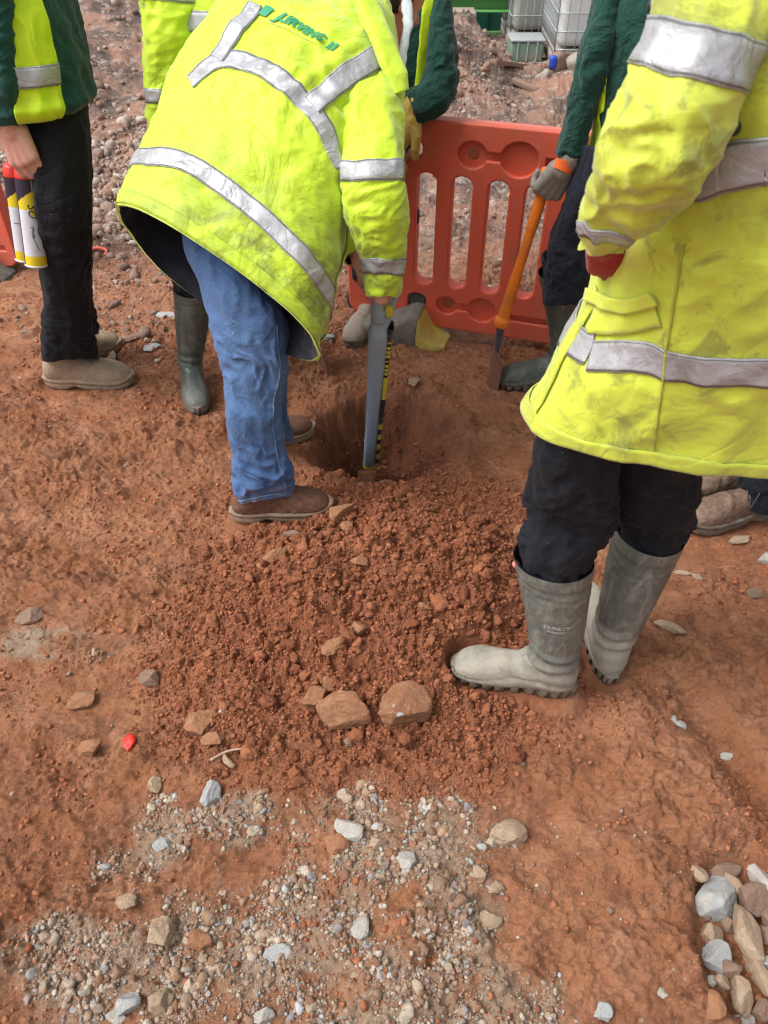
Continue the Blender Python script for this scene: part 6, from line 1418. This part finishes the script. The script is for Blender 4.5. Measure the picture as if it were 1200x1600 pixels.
# ================================================================== BARRIERS
def rrect(cx, cy, w, h, r, n=8):
    r = min(r, w/2-1e-4, h/2-1e-4); pts = []
    for sx_, sy_, a0 in ((1, 1, 0), (-1, 1, 90), (-1, -1, 180), (1, -1, 270)):
        for k in range(n+1):
            a = math.radians(a0+90*k/n); pts.append((cx+sx_*(w/2-r)+r*math.cos(a), cy+sy_*(h/2-r)+r*math.sin(a)))
    return pts
def keyhole(cx, cy, r1, r2, dist, neck, n=16):
    """two round recesses joined by a neck"""
    a1 = math.asin(neck/r1); a2 = math.asin(neck/r2)
    p = [(cx+r1*math.cos(t), cy+r1*math.sin(t)) for t in np.linspace(a1, 2*math.pi-a1, n*2)]
    p += [(cx+dist+r2*math.cos(t), cy+r2*math.sin(t)) for t in np.linspace(-math.pi+a2, math.pi-a2, n*2)]
    return p
def barrier(p0, p1, h, label, feet=(), width=.74, lift=.06, flip=False, group='red plastic barriers'):
    """local frame: s along the foot line, t up"""
    ds_ = nrm(p1-p0); up = np.array([0, 0, 1.]); nn = nrm(np.cross(ds_, up)); nn = nn if nn[1] < 0 else -nn
    o = thing('barrier', tuple((p0+p1)/2*np.array([1, 1, 0])+np.array([0, 0, 0])), label, 'barrier', group)
    W = width; n = 5; pitch = .112
    outer = rrect(W/2, h/2, W, h, .055)
    holes = []; sl_w = .077
    slot_lo, slot_hi = .158, h-.158
    xs = [.147+pitch*i for i in range(5)]
    for i, x in enumerate(xs):
        if x+sl_w/2 > W-.10: continue
        holes.append(rrect(x, (slot_lo+slot_hi)/2, sl_w, slot_hi-slot_lo, .041))
    holes.append(rrect(.190, h-.090, .120, .085, .042)); holes.append(rrect(.240, .070, .078, .120, .036))
    kh_t = keyhole(.395, h-.092, .050, .062, .140, .020); kh_b = keyhole(.345, .090, .042, .054, .120, .020); rc = rrect(W-.055, h-.16, .075, .075, .037)
    rec = [kh_t, kh_b, [(W-.195, h-.112), (W-.115, h-.112), (W-.115, h-.072), (W-.195, h-.072)], [(.55, .06), (W-.03, .06), (W-.03, .095), (.55, .095)], rc]
    front = curve_mesh([outer]+holes+rec, .008, .007); back = curve_mesh([outer]+holes, .016, .005)
    def put(V, dz):
        s = V[:, 0]/W*np.linalg.norm(p1-p0); return p0+s[:, None]*ds_+(V[:, 1]+lift)[:, None]*up+(V[:, 2]+dz)[:, None]*nn
    V, F = join([(front[0]+[0, 0, .014], front[1]), (back[0]+[0, 0, -.012], back[1])])
    pnl = mk('panel', put(V, 0), F, M['barrier'], o); 
    for p_ in pnl.data.polygons: p_.use_smooth = False
    pr = []
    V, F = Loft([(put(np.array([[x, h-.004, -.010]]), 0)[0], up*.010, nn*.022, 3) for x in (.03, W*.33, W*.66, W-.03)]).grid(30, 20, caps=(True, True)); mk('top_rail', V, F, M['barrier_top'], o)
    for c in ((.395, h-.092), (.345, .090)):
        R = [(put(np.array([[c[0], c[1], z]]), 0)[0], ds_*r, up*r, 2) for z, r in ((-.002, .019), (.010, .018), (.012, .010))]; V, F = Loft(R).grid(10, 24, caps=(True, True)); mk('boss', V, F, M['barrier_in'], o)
    R = [(put(np.array([[W-.055, h-.16, z]]), 0)[0], ds_*r, up*r, 2) for z, r in ((.004, .012), (.009, .011))]; V, F = Loft(R).grid(6, 20, caps=(True, True)); mk('pin_hole', V, F, M['tool_dark'], o)
    for (s, spanL, spanR, col) in feet:
        b = p0+ds_*s*np.linalg.norm(p1-p0)/W*1.0; b = b+nn*.07; g = shape_h(b[0], b[1]); b = np.array([b[0], b[1], float(g)])
        ft = thing('support_foot', tuple(b), col, 'barrier foot', 'rubber barrier feet')
        sec = [(-spanL, .012, .030), (-spanL*.93, .045, .055), (-spanL*.72, .070, .070), (-spanL*.45, .085, .080), (-.05, .11, .085), (0, .135, .085), (.035, .13, .085)]
        rr_ = [(b+ds_*x+up*(hh/2), nn*wv, up*(hh/2+.004), 4.5) for x, hh, wv in sec]
        L_ = Loft(rr_, lambda u, th, p: .003*fbm3(p*22, 3, 9)); V, F = L_.grid(60, 40, caps=(True, True)); mk('base', V, F, M['rubber_mud'], ft)
        sec = [(.030, .128, .084), (.040, .115, .086), (.055, .080, .088), (.078, .050, .086), (.105, .032, .078), (spanR+.01, .018, .050)]
        rr_ = [(b+ds_*x+up*(hh/2), nn*wv, up*(hh/2+.004), 4.5) for x, hh, wv in sec]
        V, F = Loft(rr_, lambda u, th, p: .002*fbm3(p*22, 3, 9)).grid(40, 40, caps=(True, True)); e_ = mk('yellow_end' if 'yellow' in col else 'end', V, F, M['foot_yellow'] if 'yellow' in col else M['rubber_mud'], ft)
        V, F = box(0, 0, 0, .070, .034, .115, bev=.012); Wd = b+V[:, :1]*ds_+V[:, 1:2]*nn+(V[:, 2:3]+.132)*up; mk('post', Wd-nn*.064, F, M['rubber'], ft)
        V, F = box(0, 0, 0, .086, .060, .035, bev=.008); Wd = b+V[:, :1]*ds_+V[:, 1:2]*nn+(V[:, 2:3]+.088)*up; mk('collar', Wd-nn*.040, F, M['rubber'], ft)
    return o
b0 = G(552, 482, .06)*[1, 1, 0]; b1 = G(905, 537, .06)*[1, 1, 0]
barrier(b0, b1, .74, 'red plastic barrier with tall slots standing behind the hole', feet=[(.24, .28, .13, 'mud caked rubber barrier foot with a yellow end behind the hole')], width=.80)
c1 = G(34, 412, .06)*[1, 1, 0]; c0 = c1-np.array([.74, -.16, 0])
barrier(c0, c1, .74, 'red plastic barrier cut off by the left edge behind the spray cans', feet=[(.62, .22, .12, 'grey rubber barrier foot at the left edge, plain on both ends')], width=.78)

# ================================================================== BACKGROUND: tanks, cabin, rubble
def ibc(x, y, z, yaw, body_mat, label, h=1.0, cells=(12, 8), w=1.1, dpt=.95):
    R_ = Matrix.Rotation(yaw, 3, 'Z'); Rn = np.array(R_)
    o = thing('liquid_tank', (x, y, z), label, 'liquid tank', 'caged liquid tanks')
    def pl(V): return V@Rn.T+np.array([x, y, z])
    V, F = box(0, 0, .14+h/2, w-.06, dpt-.06, h, bev=.05); mk('tank', pl(V), F, body_mat, o)
    parts = []
    for i in range(cells[0]+1):
        xx = -w/2+w*i/cells[0]
        for yy in (-dpt/2, dpt/2): parts.append(tube([(xx, yy, .12), (xx, yy, .14+h)], .005, 6))
    for i in range(cells[0]+1):
        yy = -dpt/2+dpt*i/cells[0]
        for xx in (-w/2, w/2): parts.append(tube([(xx, yy, .12), (xx, yy, .14+h)], .005, 6))
    for j in range(cells[1]+1):
        zz = .13+h*j/cells[1]
        for a, b in (((-w/2, -dpt/2), (w/2, -dpt/2)), ((w/2, -dpt/2), (w/2, dpt/2)), ((w/2, dpt/2), (-w/2, dpt/2)), ((-w/2, dpt/2), (-w/2, -dpt/2))): parts.append(tube([(a[0], a[1], zz), (b[0], b[1], zz)], .006, 6))
    V, F = join(parts); mk('cage', pl(V), F, M['galv'], o)
    parts = [box(0, 0, .105, w, dpt, .03)]+[box(i*(w/2-.06), 0, .045, .12, dpt, .09) for i in (-1, 0, 1)]; V, F = join(parts); mk('pallet', pl(V), F, M['pale'], o)
    V, F = tube([(0, 0, .14+h), (0, 0, .18+h)], .08, 20); mk('cap', pl(V), F, M['blue'], o)
    if dpt > .9:
      V, F = tube([(-.28, -dpt/2-.10, .20), (-.28, -dpt/2+.02, .20)], .045, 14); mk('valve', pl(V), F, M['blue'], o)
    return o
gz = lambda x, y: float(shape_h(x, y))
gz = lambda x, y: float(shape_h(x, y))
ibc(1.93, 7.52, -.05, -.03, M['ibc'], 'clean white caged tank at the top right of the background', cells=(14, 8))
ibc(1.36, 8.25, -.10, .02, M['ibc_clear'], 'dull grey caged tank with a green crate before it', h=.78, cells=(8, 6), w=.50, dpt=.7)
t_ = thing('crate', (1.20, 7.45, -.08), 'green tinted translucent crate in front of the dull grey tank', 'crate')
V, F = box(1.20, 7.50, -.005, .27, .26, .15, bev=.02); mk('crate_body', V, F, M['ibc_green'], t_)
V, F = box(1.20, 7.50, .078, .29, .28, .018, bev=.006); mk('rim', V, F, M['galv'], t_)
V, F = box(1.20, 7.50, -.085, .29, .28, .018, bev=.006); mk('base_rim', V, F, M['galv'], t_)
for k in (-1, 0, 1):
    V, F = tube([(1.20-.08*k, 7.366, -.08), (1.20-.08*k, 7.366, .07)], .006, 6); mk('rib', V, F, M['ibc_clear'], t_)
cb = thing('site_cabin', (.95, 8.6, -.12), 'dark green steel cabin wall across the top of the background', 'cabin')
V, F = box(.82, 8.95, .22, .80, .9, .70, bev=.02); mk('wall', V, F, M['cabin'], cb)
V, F = box(.82, 8.49, -.09, .82, .04, .04, bev=.005); mk('skirting', V, F, M['cabin_light'], cb)
for k in range(5):
    V, F = box(.50+.16*k, 8.49, .20, .02, .02, .6); mk('rib', V, F, M['cabin'], cb)
bm_ = thing('beam', (1.0, 8.2, -.1), 'light green steel beam lying across the top background', 'beam')
V, F = join([box(1.0, 8.2, .215, 1.50, .04, .11, bev=.006)]); mk('web', V, F, M['cabin_light'], bm_)
V, F = box(1.0, 8.16, .275, 1.50, .16, .016); mk('flange', V, F, M['cabin_light'], bm_)
V, F = box(1.0, 8.16, .158, 1.50, .16, .016); mk('flange', V, F, M['cabin_light'], bm_)
for x in (.32, 1.66): V, F = box(x, 8.22, .02, .07, .07, .26); mk('support', V, F, M['galv'], bm_)
cbk = thing('concrete_block', (.68, 7.9, -.1), 'pale concrete block behind the peak of the earth mound', 'concrete block')
V, F = box(.62, 7.95, .16, .36, .25, .07, bev=.01); mk('slab', V, F, M['pale'], cbk); V, F = box(.68, 7.95, .02, .18, .2, .24, bev=.01); mk('stem', V, F, M['pale'], cbk)
fr_ = thing('blue_frame', (1.60, 7.9, -.1), 'blue steel frame piece between the white tank and the green beam', 'frame')
V, F = box(1.56, 7.95, .10, .035, .035, .40, bev=.004); mk('post', V, F, M['steel_light'], fr_); V, F = box(1.62, 7.93, .235, .16, .03, .05, bev=.006); mk('bracket', V, F, M['blue'], fr_)
V, F = box(1.36, 7.02, -.0, .06, .06, .10, bev=.02); tag(mk('drum', V, F, M['blue']), 'small blue plastic drum at the foot of the white tank', 'drum')
# rubble heap with broken slabs and planks on the right
for i, (px, py, r, m, asp, yaw, tl, lb) in enumerate([
 (905, 118, 27, M['pale'], (1, .9, .9), .2, .1, 'round pale concrete lump by the sleeve of the spade holder'),
 (872, 112, 24, M['timber'], (1, .7, .8), .5, .3, 'brown broken lump on top of the rubble heap'),
 (850, 130, 20, M['pale'], (.8, .7, .9), .1, .4, 'pale block in the middle of the rubble heap'),
 (880, 142, 20, M['pale'], (1, .6, .6), .9, 0, 'pale slab at the foot of the rubble heap'),
 (828, 118, 22, M['timber'], (1, .7, .6), .3, 0, 'reddish lump at the left of the rubble heap'),
 (930, 140, 22, M['stone_brown'], (1, .8, .8), .3, 0, 'dark lump at the right of the rubble heap'),
 (760, 110, 14, M['stone_brown'], (1, .8, .7), .3, 0, 'dark stone on the slope of the earth mound'),
 (745, 165, 15, M['stone_buff'], (1, .8, .7), .3, 0, 'buff stone at the foot of the earth mound')]):
    rock(px, py, r*.72, m, lb, 400+i*7, asp, yaw, tl, name='rubble_lump', cat='rubble', sink=.2, facets=10, rough=.12, I=I3)
def plank(a, b, w, t_, m, label):
    a, b = np.array(a), np.array(b); d = nrm(b-a); x = nrm(np.cross(d, [0, 0, 1])); y = np.cross(x, d); L_ = np.linalg.norm(b-a)
    V, F = box(0, 0, 0, w, t_, L_, bev=.004); V = (a+b)/2+V[:, :1]*x+V[:, 1:2]*y+V[:, 2:3]*d
    V = V+.004*fbm3(V*9, 2, 4)[:, None]; tag(mk('plank', V, F, m), label, 'plank', 'old planks on the spoil')
def og(px, py, dz): q_ = on_ground(px, py); return q_+np.array([0, 0, dz])
plank(og(735, 62, .04), og(790, 100, .04), .10, .04, M['timber'], 'pale plank lying down the slope of the earth mound')
plank(og(800, 132, .03), og(838, 150, .03), .06, .03, M['timber'], 'short plank sloping in front of the rubble heap')
plank(og(770, 104, .03), og(835, 112, .03), .05, .03, M['timber'], 'dark plank lying level below the green crate')
